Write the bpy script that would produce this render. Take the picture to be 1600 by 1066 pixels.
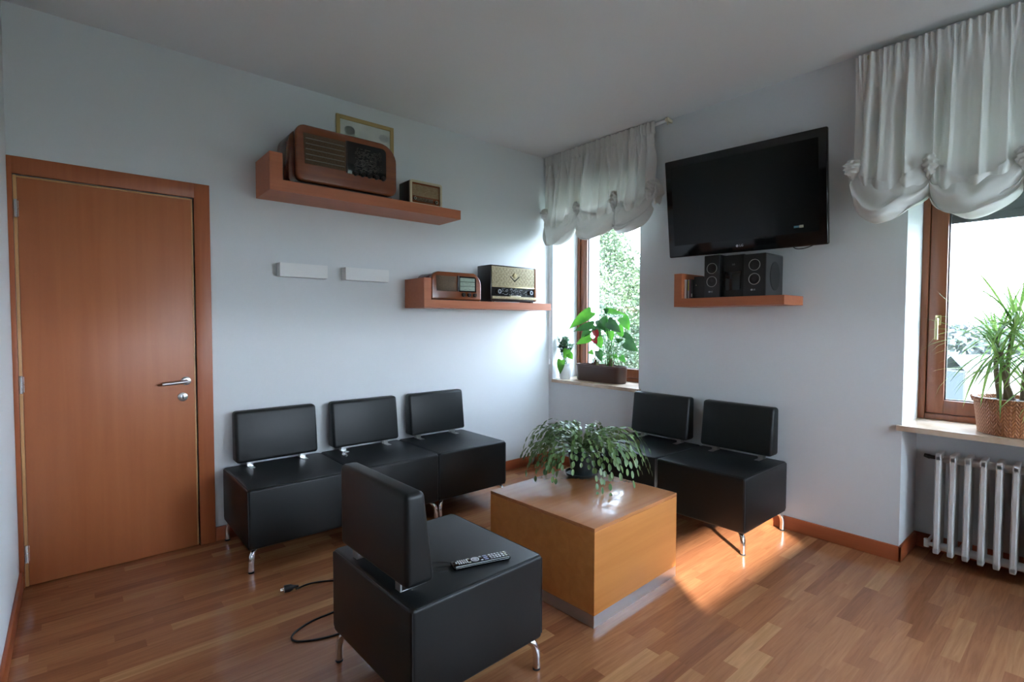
import bpy, bmesh, math, random
from mathutils import Vector, Matrix, noise
PI = math.pi
random.seed(7)
for o in list(bpy.data.objects): bpy.data.objects.remove(o)
scene = bpy.context.scene
COL = scene.collection

# ------------------------------------------------------------------ camera
CAM = Vector((-3.5784, -3.6077, 1.3659)); YAW, PIT, ROLL, FPX = 49.3471, -2.0435, 0.0927, 802.82
y_, p_, r_ = math.radians(YAW), math.radians(PIT), math.radians(ROLL)
fwd = Vector((math.cos(p_)*math.cos(y_), math.cos(p_)*math.sin(y_), math.sin(p_)))
rt = Vector((math.sin(y_), -math.cos(y_), 0)); up = rt.cross(fwd)
rt2 = rt*math.cos(r_)+up*math.sin(r_); up2 = up*math.cos(r_)-rt*math.sin(r_)
cam = bpy.data.cameras.new('camera'); cam.sensor_width = 36; cam.lens = FPX/1600*36; cam.clip_start = .02; cam.clip_end = 500
co = bpy.data.objects.new('camera', cam); COL.objects.link(co)
co.matrix_world = Matrix(((rt2.x, up2.x, -fwd.x, CAM.x), (rt2.y, up2.y, -fwd.y, CAM.y), (rt2.z, up2.z, -fwd.z, CAM.z), (0, 0, 0, 1)))
scene.camera = co
# ------------------------------------------------------------------ light
SKY = 8.0
w = bpy.data.worlds.new('world'); scene.world = w; w.use_nodes = True
nt = w.node_tree; bg = nt.nodes['Background']
tc = nt.nodes.new('ShaderNodeTexCoord'); sp = nt.nodes.new('ShaderNodeSeparateXYZ'); cr = nt.nodes.new('ShaderNodeValToRGB')
nt.links.new(tc.outputs['Generated'], sp.inputs[0]); nt.links.new(sp.outputs[2], cr.inputs[0]); nt.links.new(cr.outputs[0], bg.inputs[0])
cr.color_ramp.elements[0].position = 0.0; cr.color_ramp.elements[0].color = (.76, .86, 1, 1)
cr.color_ramp.elements[1].position = .7; cr.color_ramp.elements[1].color = (.56, .74, 1, 1)
bg.inputs[1].default_value = SKY
dt = nt.nodes.new('ShaderNodeVectorMath'); dt.operation = 'DOT_PRODUCT'; dt.inputs[1].default_value = (-.582, -.813, .2)
mr = nt.nodes.new('ShaderNodeMapRange'); mr.inputs['From Min'].default_value = -1; mr.inputs['From Max'].default_value = 1; mr.inputs['To Min'].default_value = SKY*.72; mr.inputs['To Max'].default_value = SKY*1.5
nt.links.new(tc.outputs['Generated'], dt.inputs[0]); nt.links.new(dt.outputs['Value'], mr.inputs['Value']); nt.links.new(mr.outputs[0], bg.inputs[1])
sun = bpy.data.lights.new('sun', 'SUN'); sun.energy = 9; sun.angle = math.radians(1.1); sun.color = (1, .98, .92)
so = bpy.data.objects.new('sun', sun); COL.objects.link(so)
SEL = math.radians(18.5); SAZ = Vector((.582, .813, 0)).normalized()
SDIR = SAZ*math.cos(SEL)+Vector((0, 0, -math.sin(SEL)))
so.rotation_euler = SDIR.to_track_quat('-Z', 'Y').to_euler(); so.location = (-9, -12, 6)
scene.view_settings.view_transform = 'Standard'; scene.view_settings.look = 'None'
scene.view_settings.exposure = 1.92; scene.view_settings.gamma = 1.0; scene.view_settings.use_curve_mapping = False

# ------------------------------------------------------------------ materials
def mat(name, base=(.8, .8, .8), rough=.5, metal=0., spec=.5, sheen=0., coat=0.):
    m = bpy.data.materials.new(name); m.use_nodes = True; b = m.node_tree.nodes['Principled BSDF']
    b.inputs['Base Color'].default_value = (*base, 1); b.inputs['Roughness'].default_value = rough
    b.inputs['Metallic'].default_value = metal; b.inputs['Specular IOR Level'].default_value = spec
    if sheen: b.inputs['Sheen Weight'].default_value = sheen
    if coat: b.inputs['Coat Weight'].default_value = coat; b.inputs['Coat Roughness'].default_value = .1
    m['b'] = 1
    return m
def N(m, t): return m.node_tree.nodes.new(t)
def L(m, a, b): m.node_tree.links.new(a, b)
def bump(m, scale, strength, dist=.002, vec=None, detail=4, sc=(1, 1, 1)):
    tcn = N(m, 'ShaderNodeTexCoord'); mp = N(m, 'ShaderNodeMapping'); mp.inputs['Scale'].default_value = sc
    nz = N(m, 'ShaderNodeTexNoise'); bp = N(m, 'ShaderNodeBump')
    nz.inputs['Scale'].default_value = scale; nz.inputs['Detail'].default_value = detail
    bp.inputs['Strength'].default_value = strength; bp.inputs['Distance'].default_value = dist
    L(m, tcn.outputs['Object'], mp.inputs[0]); L(m, mp.outputs[0], nz.inputs['Vector']); L(m, nz.outputs['Fac'], bp.inputs['Height'])
    L(m, bp.outputs[0], m.node_tree.nodes['Principled BSDF'].inputs['Normal']); return m
def noisecol(m, c1, c2, scale, sc=(1, 1, 1), detail=6, lo=.35, hi=.65, dist=0.):
    tcn = N(m, 'ShaderNodeTexCoord'); mp = N(m, 'ShaderNodeMapping'); mp.inputs['Scale'].default_value = sc
    nz = N(m, 'ShaderNodeTexNoise'); nz.inputs['Scale'].default_value = scale; nz.inputs['Detail'].default_value = detail; nz.inputs['Distortion'].default_value = dist
    r = N(m, 'ShaderNodeValToRGB'); r.color_ramp.elements[0].position = lo; r.color_ramp.elements[1].position = hi
    r.color_ramp.elements[0].color = (*c1, 1); r.color_ramp.elements[1].color = (*c2, 1)
    L(m, tcn.outputs['Object'], mp.inputs[0]); L(m, mp.outputs[0], nz.inputs['Vector']); L(m, nz.outputs['Fac'], r.inputs[0])
    L(m, r.outputs[0], m.node_tree.nodes['Principled BSDF'].inputs['Base Color']); return m
def wood(name, c1, c2, axis='z', rough=.35, scale=3., coat=0., spec=.5):
    m = mat(name, c1, rough, coat=coat, spec=spec); s = {'x': (.6, 14, 14), 'y': (14, .6, 14), 'z': (14, 14, .6)}[axis]
    return noisecol(m, c1, c2, scale, s, lo=.3, hi=.7, dist=.6)
M = {}
M['wall'] = bump(mat('white_paint', (.715, .735, .745), .85, spec=.2), 120, .15, .001)
M['dim_bounce'] = wood('dim_bounce_brown', (.10, .035, .015), (.14, .05, .022), 'z', .5)  # dark brown for the unseen far wall, chosen to cut bounce from the left
M['ceiling'] = bump(mat('ceiling_paint', (.78, .78, .785), .9, spec=.2), 90, .1, .001)
M['door'] = wood('door_beech', (.42, .128, .045), (.47, .152, .055), 'z', .38, 1.6)
M['casing'] = wood('casing_beech', (.36, .095, .032), (.42, .12, .040), 'z', .38)
M['casing_h'] = wood('casing_beech_across', (.36, .095, .032), (.42, .12, .040), 'x', .38)
M['band'] = wood('pale_edge_band', (.62, .34, .14), (.70, .40, .18), 'z', .4)
M['base_x'] = wood('baseboard_wood', (.34, .080, .028), (.40, .10, .034), 'x', .35)
M['base_y'] = wood('baseboard_wood_b', (.34, .080, .028), (.40, .10, .034), 'y', .35)
M['shelf_x'] = wood('shelf_cherry', (.46, .135, .055), (.51, .16, .066), 'x', .4)
M['shelf_y'] = wood('shelf_cherry_b', (.46, .135, .055), (.51, .16, .066), 'y', .4)
M['table_top'] = wood('table_top_beech', (.46, .178, .066), (.54, .225, .088), 'x', .26, 1.6, spec=.6, coat=.5)
M['table'] = wood('table_side_beech', (.50, .185, .048), (.58, .235, .066), 'x', .35, 1.4, spec=.3)
M['frame'] = wood('window_frame_wood', (.17, .050, .020), (.22, .070, .028), 'z', .35)
M['frame_h'] = wood('window_rail_wood', (.17, .050, .020), (.22, .070, .028), 'y', .35)
M['leather'] = bump(mat('black_leather', (.005, .0065, .007), .43, spec=.42), 350, .25, .001)
M['seam'] = mat('leather_seam', (.022, .026, .030), .38)
M['chrome'] = mat('chrome', (.75, .75, .76), .12, 1)
M['alu'] = mat('brushed_aluminium', (.62, .64, .67), .38, 1)
M['steel'] = mat('satin_steel', (.55, .55, .54), .28, 1)
M['black'] = mat('black_plastic', (.012, .012, .013), .35)
M['matblack'] = mat('matt_black', (.014, .014, .015), .7)
M['gloss'] = mat('gloss_black', (.006, .006, .007), .08)
M['screen'] = mat('screen_glass', (.004, .005, .006), .16, spec=.4)
M['grey'] = mat('grey_plastic', (.10, .10, .11), .45)
M['dkgrey'] = mat('dark_grey_vinyl', (.035, .036, .036), .5)
M['silver'] = mat('silver_plastic', (.55, .57, .6), .3, .8)
M['white'] = mat('white_enamel', (.78, .78, .77), .3)
M['plaster'] = bump(mat('white_plaster', (.82, .82, .81), .8), 60, .2, .001)
M['cream'] = mat('cream_plastic', (.62, .55, .38), .4)
M['brass'] = mat('pale_brass', (.62, .50, .28), .3, 1)
M['rubber'] = mat('black_rubber', (.01, .01, .01), .7)
M['paper'] = noisecol(mat('faded_print', (.66, .66, .6), .5), (.60, .61, .56), (.70, .70, .64), 6, lo=.4, hi=.6)
M['ink'] = mat('faded_grey_ink', (.56, .56, .52), .7)
M['gilt'] = mat('gilt_wood', (.45, .32, .12), .4, .2)
M['radiator'] = mat('radiator_enamel', (.66, .65, .64), .35)
M['sill'] = noisecol(mat('sill_stone', (.6, .5, .4), .22), (.50, .36, .25), (.66, .52, .40), 9, (1, 1, 1), lo=.3, hi=.7)
M['soil'] = bump(mat('soil', (.04, .025, .015), .95), 40, 1, .01)
M['shade'] = mat('grey_shutter', (.035, .038, .045), .6)
M['walnut'] = wood('walnut_case', (.12, .030, .010), (.17, .045, .015), 'x', .22, 2.5, coat=.3)
M['walnut_lt'] = wood('walnut_front', (.19, .050, .016), (.25, .072, .023), 'x', .25, 2.5, coat=.3)
M['walnut_dk'] = mat('dark_case', (.020, .012, .010), .3)
M['cloth_br'] = bump(noisecol(mat('speaker_cloth_brown', (.1, .06, .03), .8), (.085, .05, .025), (.13, .08, .04), 90), 300, .5)
M['cloth_gold'] = noisecol(mat('speaker_cloth_gold', (.5, .42, .24), .7), (.42, .34, .19), (.60, .52, .33), 60, (1, 1, 3))
M['dial'] = mat('dial_glass_black', (.010, .008, .008), .12)
M['dial_green'] = noisecol(mat('dial_glass_pale', (.35, .42, .33), .2), (.30, .37, .29), (.42, .49, .39), 30, (.3, 1, 4))
M['marks'] = mat('dial_print', (.24, .22, .19), .5)
M['leaf'] = noisecol(mat('leaf_green', (.08, .22, .04), .35), (.04, .16, .03), (.12, .32, .05), 18)
M['wh_pot'] = mat('white_ceramic', (.75, .76, .76), .2)
M['br_pot'] = bump(mat('brown_glazed_pot', (.055, .022, .013), .28), 60, .25, .003, sc=(1, 1, .2))
M['pl_pot'] = mat('dark_plastic_pot', (.018, .025, .026), .35)

def leafmat(name, c1, c2, scale=20, trans=.35, rough=.4):
    m = mat(name, c1, rough); noisecol(m, c1, c2, scale)
    b = m.node_tree.nodes['Principled BSDF']; out = m.node_tree.nodes['Material Output']
    t = N(m, 'ShaderNodeBsdfTranslucent'); mx = N(m, 'ShaderNodeMixShader'); mx.inputs[0].default_value = trans
    src = b.inputs['Base Color'].links[0].from_socket
    L(m, src, t.inputs[0]); L(m, b.outputs[0], mx.inputs[1]); L(m, t.outputs[0], mx.inputs[2]); L(m, mx.outputs[0], out.inputs[0]); return m
M['cactus'] = leafmat('holiday_cactus_green', (.075, .15, .05), (.17, .26, .085), 12, .12, .38)
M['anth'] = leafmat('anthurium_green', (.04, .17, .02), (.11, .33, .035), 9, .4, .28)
M['succ'] = leafmat('small_leaf_green', (.05, .12, .06), (.14, .24, .12), 40, .2)
M['drac'] = leafmat('strap_leaf_green', (.12, .25, .05), (.30, .43, .12), 14, .4)
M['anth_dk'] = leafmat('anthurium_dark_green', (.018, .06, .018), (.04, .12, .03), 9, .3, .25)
M['red'] = mat('red_spathe', (.45, .02, .03), .3)
M['tree'] = leafmat('tree_leaves', (.042, .070, .034), (.088, .120, .058), 2.2, .3, .6)
M['trunk'] = bump(mat('trunk_bark', (.16, .12, .08), .9), 60, .6, .004)
M['root'] = mat('brown_roots', (.10, .04, .02), .8)
M['grass'] = noisecol(mat('meadow_grass', (.2, .3, .1), .95), (.045, .062, .030), (.075, .088, .048), .4)
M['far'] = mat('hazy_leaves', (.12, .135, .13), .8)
M['path'] = mat('pale_gravel', (.11, .11, .10), .95)
M['shed_wall'] = mat('shed_dark_grey', (.035, .042, .050), .8); M['shed_wall2'] = mat('shed_render', (.085, .085, .08), .8)
M['roof_sheet'] = mat('sheet_roof', (.085, .09, .095), .7)
M['sun_block'] = mat('sun_block_render', (.75, .73, .68), .9)

# curtain satin: cloth with a little translucence
def satin():
    m = mat('ivory_satin', (.85, .84, .81), .28, spec=.6, sheen=.15)
    b = m.node_tree.nodes['Principled BSDF']; out = m.node_tree.nodes['Material Output']
    bump(m, 50, .35, .0015, sc=(1, 1, 6))
    t = N(m, 'ShaderNodeBsdfTranslucent'); t.inputs[0].default_value = (.88, .87, .83, 1)
    mx = N(m, 'ShaderNodeMixShader'); mx.inputs[0].default_value = .20
    L(m, b.outputs[0], mx.inputs[1]); L(m, t.outputs[0], mx.inputs[2]); L(m, mx.outputs[0], out.inputs[0]); return m
M['satin'] = satin()
def glass():
    m = bpy.data.materials.new('window_glass'); m.use_nodes = True; n = m.node_tree; n.nodes.remove(n.nodes['Principled BSDF'])
    t = n.nodes.new('ShaderNodeBsdfTransparent'); t.inputs[0].default_value = (.97, .985, .98, 1)
    g = n.nodes.new('ShaderNodeBsdfGlossy'); g.inputs['Roughness'].default_value = .02
    mx = n.nodes.new('ShaderNodeMixShader'); mx.inputs[0].default_value = .06
    n.links.new(t.outputs[0], mx.inputs[1]); n.links.new(g.outputs[0], mx.inputs[2]); n.links.new(mx.outputs[0], n.nodes['Material Output'].inputs[0]); return m
M['glass'] = glass()
# parquet strips laid along x
def parquet():
    m = mat('strip_parquet', rough=.19, spec=.5); n = m.node_tree; b = n.nodes['Principled BSDF']
    def mth(op, a, bb=None):
        q = n.nodes.new('ShaderNodeMath'); q.operation = op
        for i, v in enumerate((a, bb)):
            if v is None: continue
            if isinstance(v, (int, float)): q.inputs[i].default_value = v
            else: n.links.new(v, q.inputs[i])
        return q.outputs[0]
    t = n.nodes.new('ShaderNodeTexCoord'); s = n.nodes.new('ShaderNodeSeparateXYZ'); n.links.new(t.outputs['Object'], s.inputs[0])
    row = mth('FLOOR', mth('DIVIDE', s.outputs[1], .0625))
    wn = n.nodes.new('ShaderNodeTexWhiteNoise'); wn.noise_dimensions = '1D'; n.links.new(row, wn.inputs['W'])
    xs = mth('ADD', mth('DIVIDE', s.outputs[0], .58), mth('MULTIPLY', wn.outputs['Value'], 7.3))
    # two strip lengths mixed by a row dependent warp
    colid = mth('FLOOR', mth('ADD', xs, mth('MULTIPLY', mth('SINE', mth('MULTIPLY', xs, 2.1)), .28)))
    cv = n.nodes.new('ShaderNodeCombineXYZ'); n.links.new(row, cv.inputs[0]); n.links.new(colid, cv.inputs[1])
    w2 = n.nodes.new('ShaderNodeTexWhiteNoise'); w2.noise_dimensions = '3D'; n.links.new(cv.outputs[0], w2.inputs['Vector'])
    r = n.nodes.new('ShaderNodeValToRGB'); n.links.new(w2.outputs['Value'], r.inputs[0])
    e = r.color_ramp.elements; e[0].color = (.28, .104, .046, 1); e[1].color = (.50, .250, .112, 1)
    for p, c in ((.35, (.345, .137, .060, 1)), (.8, (.40, .170, .075, 1))):
        q = r.color_ramp.elements.new(p); q.color = c
    mp = n.nodes.new('ShaderNodeMapping'); mp.inputs['Scale'].default_value = (1.5, 22, 1)
    off = n.nodes.new('ShaderNodeVectorMath'); off.operation = 'ADD'
    sc = n.nodes.new('ShaderNodeVectorMath'); sc.operation = 'SCALE'; sc.inputs['Scale'].default_value = 13.; n.links.new(w2.outputs['Color'], sc.inputs[0])
    n.links.new(t.outputs['Object'], off.inputs[0]); n.links.new(sc.outputs[0], off.inputs[1]); n.links.new(off.outputs[0], mp.inputs[0])
    nz = n.nodes.new('ShaderNodeTexNoise'); nz.inputs['Scale'].default_value = 2.2; nz.inputs['Detail'].default_value = 8; nz.inputs['Distortion'].default_value = 1.2
    n.links.new(mp.outputs[0], nz.inputs['Vector'])
    r2 = n.nodes.new('ShaderNodeValToRGB'); n.links.new(nz.outputs['Fac'], r2.inputs[0])
    r2.color_ramp.elements[0].position = .3; r2.color_ramp.elements[0].color = (.80, .77, .74, 1); r2.color_ramp.elements[1].position = .7; r2.color_ramp.elements[1].color = (1.1, 1.1, 1.1, 1)
    mx = n.nodes.new('ShaderNodeMix'); mx.data_type = 'RGBA'; mx.blend_type = 'MULTIPLY'; mx.inputs[0].default_value = 1
    n.links.new(r.outputs[0], mx.inputs[6]); n.links.new(r2.outputs[0], mx.inputs[7]); n.links.new(mx.outputs[2], b.inputs['Base Color'])
    return m
M['floor'] = parquet()
def wicker():
    m = mat('wicker', (.42, .20, .085), .45)
    n = m.node_tree; t = N(m, 'ShaderNodeTexCoord'); s = N(m, 'ShaderNodeSeparateXYZ'); L(m, t.outputs['Object'], s.inputs[0])
    def mth(op, a, bb=None):
        q = N(m, 'ShaderNodeMath'); q.operation = op
        for i, v in enumerate((a, bb)):
            if v is None: continue
            if isinstance(v, (int, float)): q.inputs[i].default_value = v
            else: L(m, v, q.inputs[i])
        return q.outputs[0]
    ang = mth('ARCTAN2', s.outputs[1], s.outputs[0])
    zig = mth('PINGPONG', mth('MULTIPLY', ang, 5.0), .5)       # zig-zag of the plaits
    ph = mth('ADD', mth('MULTIPLY', s.outputs[2], 330), mth('MULTIPLY', zig, 16))
    v = mth('SINE', ph); v2 = mth('SINE', mth('MULTIPLY', ang, 90))
    f = mth('ADD', mth('MULTIPLY', v, .35), mth('MULTIPLY', v2, .15)); f = mth('ADD', f, .5)
    r = N(m, 'ShaderNodeValToRGB'); L(m, f, r.inputs[0]); r.color_ramp.elements[0].color = (.25, .080, .028, 1); r.color_ramp.elements[1].color = (.46, .18, .065, 1)
    L(m, r.outputs[0], n.nodes['Principled BSDF'].inputs['Base Color'])
    bp = N(m, 'ShaderNodeBump'); bp.inputs['Distance'].default_value = .004; bp.inputs['Strength'].default_value = .7; L(m, f, bp.inputs['Height']); L(m, bp.outputs[0], n.nodes['Principled BSDF'].inputs['Normal'])
    return m
M['wicker'] = wicker()

# ------------------------------------------------------------------ mesh helpers
def add_box(bm, x0, x1, y0, y1, z0, z1, bev=0., seg=2, mtx=None):
    t = bmesh.new(); bmesh.ops.create_cube(t, size=1)
    for v in t.verts: v.co = Vector(((x0+x1)/2+v.co.x*(x1-x0), (y0+y1)/2+v.co.y*(y1-y0), (z0+z1)/2+v.co.z*(z1-z0)))
    if bev: bmesh.ops.bevel(t, geom=t.edges[:], offset=bev, segments=seg, profile=.5, affect='EDGES')
    merge(bm, t, mtx)
def merge(bm, t, mtx=None):
    if mtx is not None: t.transform(mtx)
    vm = {v: bm.verts.new(v.co) for v in t.verts}
    for f in t.faces:
        try: bm.faces.new([vm[v] for v in f.verts])
        except ValueError: pass
    t.free()
def add_prism(bm, pts, axis, a, b, bev=0., seg=2, mtx=None):
    """pts: 2D outline; extruded along axis from a to b. axis y: pts=(x,z); x: pts=(y,z); z: pts=(x,y)"""
    t = bmesh.new()
    def P(p, k): return {'y': (p[0], k, p[1]), 'x': (k, p[0], p[1]), 'z': (p[0], p[1], k)}[axis]
    va = [t.verts.new(P(p, a)) for p in pts]; vb = [t.verts.new(P(p, b)) for p in pts]
    t.faces.new(va); t.faces.new(vb[::-1]); n = len(pts)
    for i in range(n): t.faces.new((va[i], va[(i+1) % n], vb[(i+1) % n], vb[i]))
    bmesh.ops.recalc_face_normals(t, faces=t.faces[:])
    if bev:
        es = [e for e in t.edges if abs(e.calc_face_angle(0)) > .6]
        bmesh.ops.bevel(t, geom=es, offset=bev, segments=seg, profile=.5, affect='EDGES')
    merge(bm, t, mtx)
def add_tube(bm, pts, r, n=10, cap=True):
    pts = [Vector(p) for p in pts]; R = r if isinstance(r, (list, tuple)) else [r]*len(pts); rings = []
    prev = None
    for i, p in enumerate(pts):
        d = (pts[min(i+1, len(pts)-1)]-pts[max(i-1, 0)])
        if d.length < 1e-9: d = Vector((0, 0, 1))
        d.normalize()
        if prev is None:
            a = d.orthogonal().normalized()
        else:
            a = prev-d*prev.dot(d)
            a = a.normalized() if a.length > 1e-6 else d.orthogonal().normalized()
        prev = a; b = d.cross(a)
        rings.append([bm.verts.new(p+(a*math.cos(2*PI*k/n)+b*math.sin(2*PI*k/n))*R[i]) for k in range(n)])
    for i in range(len(rings)-1):
        for k in range(n): bm.faces.new((rings[i][k], rings[i][(k+1) % n], rings[i+1][(k+1) % n], rings[i+1][k]))
    if cap: bm.faces.new(rings[0][::-1]); bm.faces.new(rings[-1])
def add_lathe(bm, prof, n=40, mtx=None, sx=1, sy=1):
    t = bmesh.new(); rings = []
    for r, z in prof:
        rings.append([t.verts.new((r*sx*math.cos(2*PI*k/n), r*sy*math.sin(2*PI*k/n), z)) for k in range(n)])
    for i in range(len(rings)-1):
        for k in range(n): t.faces.new((rings[i][k], rings[i][(k+1) % n], rings[i+1][(k+1) % n], rings[i+1][k]))
    if prof[0][0] > 1e-6: t.faces.new(rings[0][::-1])
    if prof[-1][0] > 1e-6: t.faces.new(rings[-1])
    bmesh.ops.remove_doubles(t, verts=t.verts[:], dist=1e-6)
    merge(bm, t, mtx)
def rounded(x0, x1, z0, z1, rs, n=8):
    """outline with radii (bl, br, tr, tl)"""
    out = []
    for (cx, cz, r, a0) in ((x0, z0, rs[0], PI), (x1, z0, rs[1], 1.5*PI), (x1, z1, rs[2], 0), (x0, z1, rs[3], .5*PI)):
        ox = cx+(r if cx == x0 else -r); oz = cz+(r if cz == z0 else -r)
        for i in range(n+1):
            a = a0+PI/2*i/n; out.append((ox+r*math.cos(a), oz+r*math.sin(a)))
    return out
def smooth_curve(pts, k=6, closed=False):
    pts = [Vector(p) for p in pts]; out = []
    n = len(pts)
    for i in range(n-1):
        p0, p1, p2, p3 = pts[max(i-1, 0)], pts[i], pts[i+1], pts[min(i+2, n-1)]
        for j in range(k):
            t = j/k
            out.append(.5*((2*p1)+(-p0+p2)*t+(2*p0-5*p1+4*p2-p3)*t*t+(-p0+3*p1-3*p2+p3)*t**3))
    out.append(pts[-1]); return out
def obj(name, bm, m, parent=None, smooth=True, angle=35, mtx=None, loc=None):
    if mtx is not None: bm.transform(mtx)
    bmesh.ops.recalc_face_normals(bm, faces=bm.faces[:])
    if smooth:
        for f in bm.faces: f.smooth = True
        ca = math.radians(angle)
        for e in bm.edges:
            if len(e.link_faces) == 2 and e.calc_face_angle(0) > ca: e.smooth = False
    me = bpy.data.meshes.new(name); bm.to_mesh(me); bm.free()
    for k in (m if isinstance(m, (list, tuple)) else [m]): me.materials.append(M[k] if isinstance(k, str) else k)
    o = bpy.data.objects.new(name, me); COL.objects.link(o)
    if parent: o.parent = parent
    if loc: o.location = loc
    return o
def tag(o, label, cat, group=None, kind=None):
    if label: o['label'] = label
    if cat: o['category'] = cat
    if group: o['group'] = group
    if kind: o['kind'] = kind
    return o
def thing(name, label, cat, loc=(0, 0, 0), rotz=0, group=None):
    o = bpy.data.objects.new(name, None); COL.objects.link(o); o.empty_display_size = .1
    o.location = loc; o.rotation_euler = (0, 0, rotz); return tag(o, label, cat, group)
def struct(name, bm, m, label=None, cat=None, parent=None, **k):
    o = obj(name, bm, m, parent, **k)
    if not parent: tag(o, label, cat, kind='structure')
    return o
def copy_tree(o, parent=None):
    c = o.copy(); COL.objects.link(c)
    if parent: c.parent = parent
    for ch in list(o.children): copy_tree(ch, c)
    return c
def BM(): return bmesh.new()
def boxes(*bs, bev=0., seg=2):
    bm = BM()
    for b in bs: add_box(bm, *b, bev=bev, seg=seg)
    return bm
def text_bm(s, size, depth=.0006):
    c = bpy.data.curves.new('t', 'FONT'); c.body = s; c.size = size; c.extrude = depth; c.align_x = 'CENTER'; c.align_y = 'CENTER'; c.resolution_u = 3
    o = bpy.data.objects.new('t', c); COL.objects.link(o); dg = bpy.context.evaluated_depsgraph_get(); dg.update()
    me = bpy.data.meshes.new_from_object(o.evaluated_get(dg)); bm = BM(); bm.from_mesh(me)
    bpy.data.objects.remove(o); bpy.data.curves.remove(c); bpy.data.meshes.remove(me); return bm
FACE_MX = Matrix(((0, 0, -1, 0), (-1, 0, 0, 0), (0, 1, 0, 0), (0, 0, 0, 1)))     # text plane -> faces -x, reads along -y
FACE_MY = Matrix(((1, 0, 0, 0), (0, 0, -1, 0), (0, 1, 0, 0), (0, 0, 0, 1)))      # text plane -> faces -y, reads along +x

# ------------------------------------------------------------------ room
LX, H, YF = -3.805, 2.951, -4.9
def grid_wall(bm, us, ws, holes, put):
    """boxes covering [us]x[ws] except holes"""
    U = sorted(set(us+[h[0] for h in holes]+[h[1] for h in holes])); W = sorted(set(ws+[h[2] for h in holes]+[h[3] for h in holes]))
    for i in range(len(U)-1):
        for j in range(len(W)-1):
            cu, cw = (U[i]+U[i+1])/2, (W[j]+W[j+1])/2
            if any(h[0] < cu < h[1] and h[2] < cw < h[3] for h in holes): continue
            put(U[i], U[i+1], W[j], W[j+1])
bm = boxes((-7.3, .62, YF-.3, .3, -.2, 0)); struct('floor', bm, 'floor', 'strip parquet floor in warm orange brown wood', 'floor')
bm = boxes((-7.3, .62, YF-.3, .3, H, H+.3)); struct('ceiling', bm, 'ceiling', 'plain white painted ceiling', 'ceiling')
bm = BM(); grid_wall(bm, [LX-.3, .62], [0., H], [(-3.787, -3.003, 0, 2.108)], lambda a, b, c, d: add_box(bm, a, b, 0, .07, c, d))
add_box(bm, LX-.3, .62, .07, .3, 0, H)
struct('wall_back', bm, 'wall', 'white wall with the wooden door and the radio shelves', 'wall')
struct('wall_side', boxes((-7.3, -7.0, YF, -1.5, 0, H)), 'dim_bounce', 'unseen far wall left of the camera, made dark to cut bounce light', 'wall')
bm = boxes((-7.3, LX, -1.5, 0, 0, H)); struct('wall_left', bm, 'wall', 'white wall at the far left edge beside the door', 'wall')
W1 = (-1.06, -.05, .788, 2.55); W2 = (-3.97, -2.85, 0, 2.55)
bm = BM()
grid_wall(bm, [YF-.3, 0.], [0., H], [W1, W2], lambda a, b, c, d: add_box(bm, 0, .35, a, b, c, d))
grid_wall(bm, [YF-.3, 0.], [0., H], [W1, (-3.97, -2.85, .757, 2.55)], lambda a, b, c, d: add_box(bm, .35, .43, a, b, c, d))
grid_wall(bm, [YF-.3, .3], [0., H], [(-1.0, -.115, .86, 2.5), (-3.91, -2.925, .83, 2.5)], lambda a, b, c, d: add_box(bm, .43, .62, a, b, c, d))
bmesh.ops.remove_doubles(bm, verts=bm.verts[:], dist=1e-5)
struct('wall_right', bm, 'wall', 'white wall with two windows and the television', 'wall', smooth=False)
bm = BM(); grid_wall(bm, [-7.3, 0.], [0., H], [(-3.345, -1.965, 1.045, 2.3), (-1.32, -.40, .95, 2.20)], lambda a, b, c, d: add_box(bm, a, b, YF-.3, YF, c, d))
struct('wall_front', bm, 'wall', 'white wall behind the camera', 'wall', smooth=False)
# baseboards
T = .015
struct('baseboard_back', boxes((-2.9205, -.0155, -T, -.0005, 0, .088), bev=.003), 'base_x', 'reddish wooden baseboard under the radio shelves', 'baseboard')
struct('baseboard_left', boxes((LX+.0005, LX+T, -1.5, -.02, 0, .088), bev=.003), 'base_y', 'wooden baseboard along the far left wall', 'baseboard')
bm = BM(); add_box(bm, -T, -.0005, -2.85-T, -.0005, 0, .088, bev=.003); add_box(bm, -T, .333, -2.85-T, -2.8505, 0, .088, bev=.003)
add_box(bm, .335, .3495, -3.9695, -2.8505, 0, .088, bev=.003); add_box(bm, -T, .333, -3.9695, -3.97+T, 0, .088, bev=.003); add_box(bm, -T, -.0005, YF+.02, -3.97, 0, .088, bev=.003)
struct('baseboard_right', bm, 'base_y', 'reddish wooden baseboard under the television wall turning into the radiator niche', 'baseboard')
# door
d = thing('door_1', 'plain orange beech door with steel lever handle', 'door', (-3.77, 0, 0)); d['kind'] = 'structure'
bm = BM(); add_box(bm, .001, .751, -.014, .03, .006, 2.092, bev=.002); obj('door_leaf', bm, 'door', d)
leaf = d.children[0]
bm = boxes((-.0135, .0, -.012, .02, .003, 2.104), (.7515, .7585, -.012, .02, .006, 2.0925), (0.0005, .7585, -.012, .02, 2.093, 2.101), bev=.0015); obj('edge_band', bm, 'band', d)['label'] = 'pale wooden edge strip around the door leaf'
bm = boxes((-.0345, -.0145, -.02, -.0005, 0, 2.195), (.766, .8485, -.02, -.0005, 0, 2.195), bev=.002); 
add_box(bm, -.0345, .8485, -.0199, -.0006, 2.108, 2.195, bev=.002); obj('door_frame', bm, 'casing', d)
bm = BM(); mx = Matrix.Translation((.708, -.014, 1.015)) @ Matrix.Rotation(PI/2, 4, 'X')
add_lathe(bm, [(.0255, 0), (.0255, .007), (.022, .009), (.0095, .009), (.0095, .04), (0, .04)], 28, mx)
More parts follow.
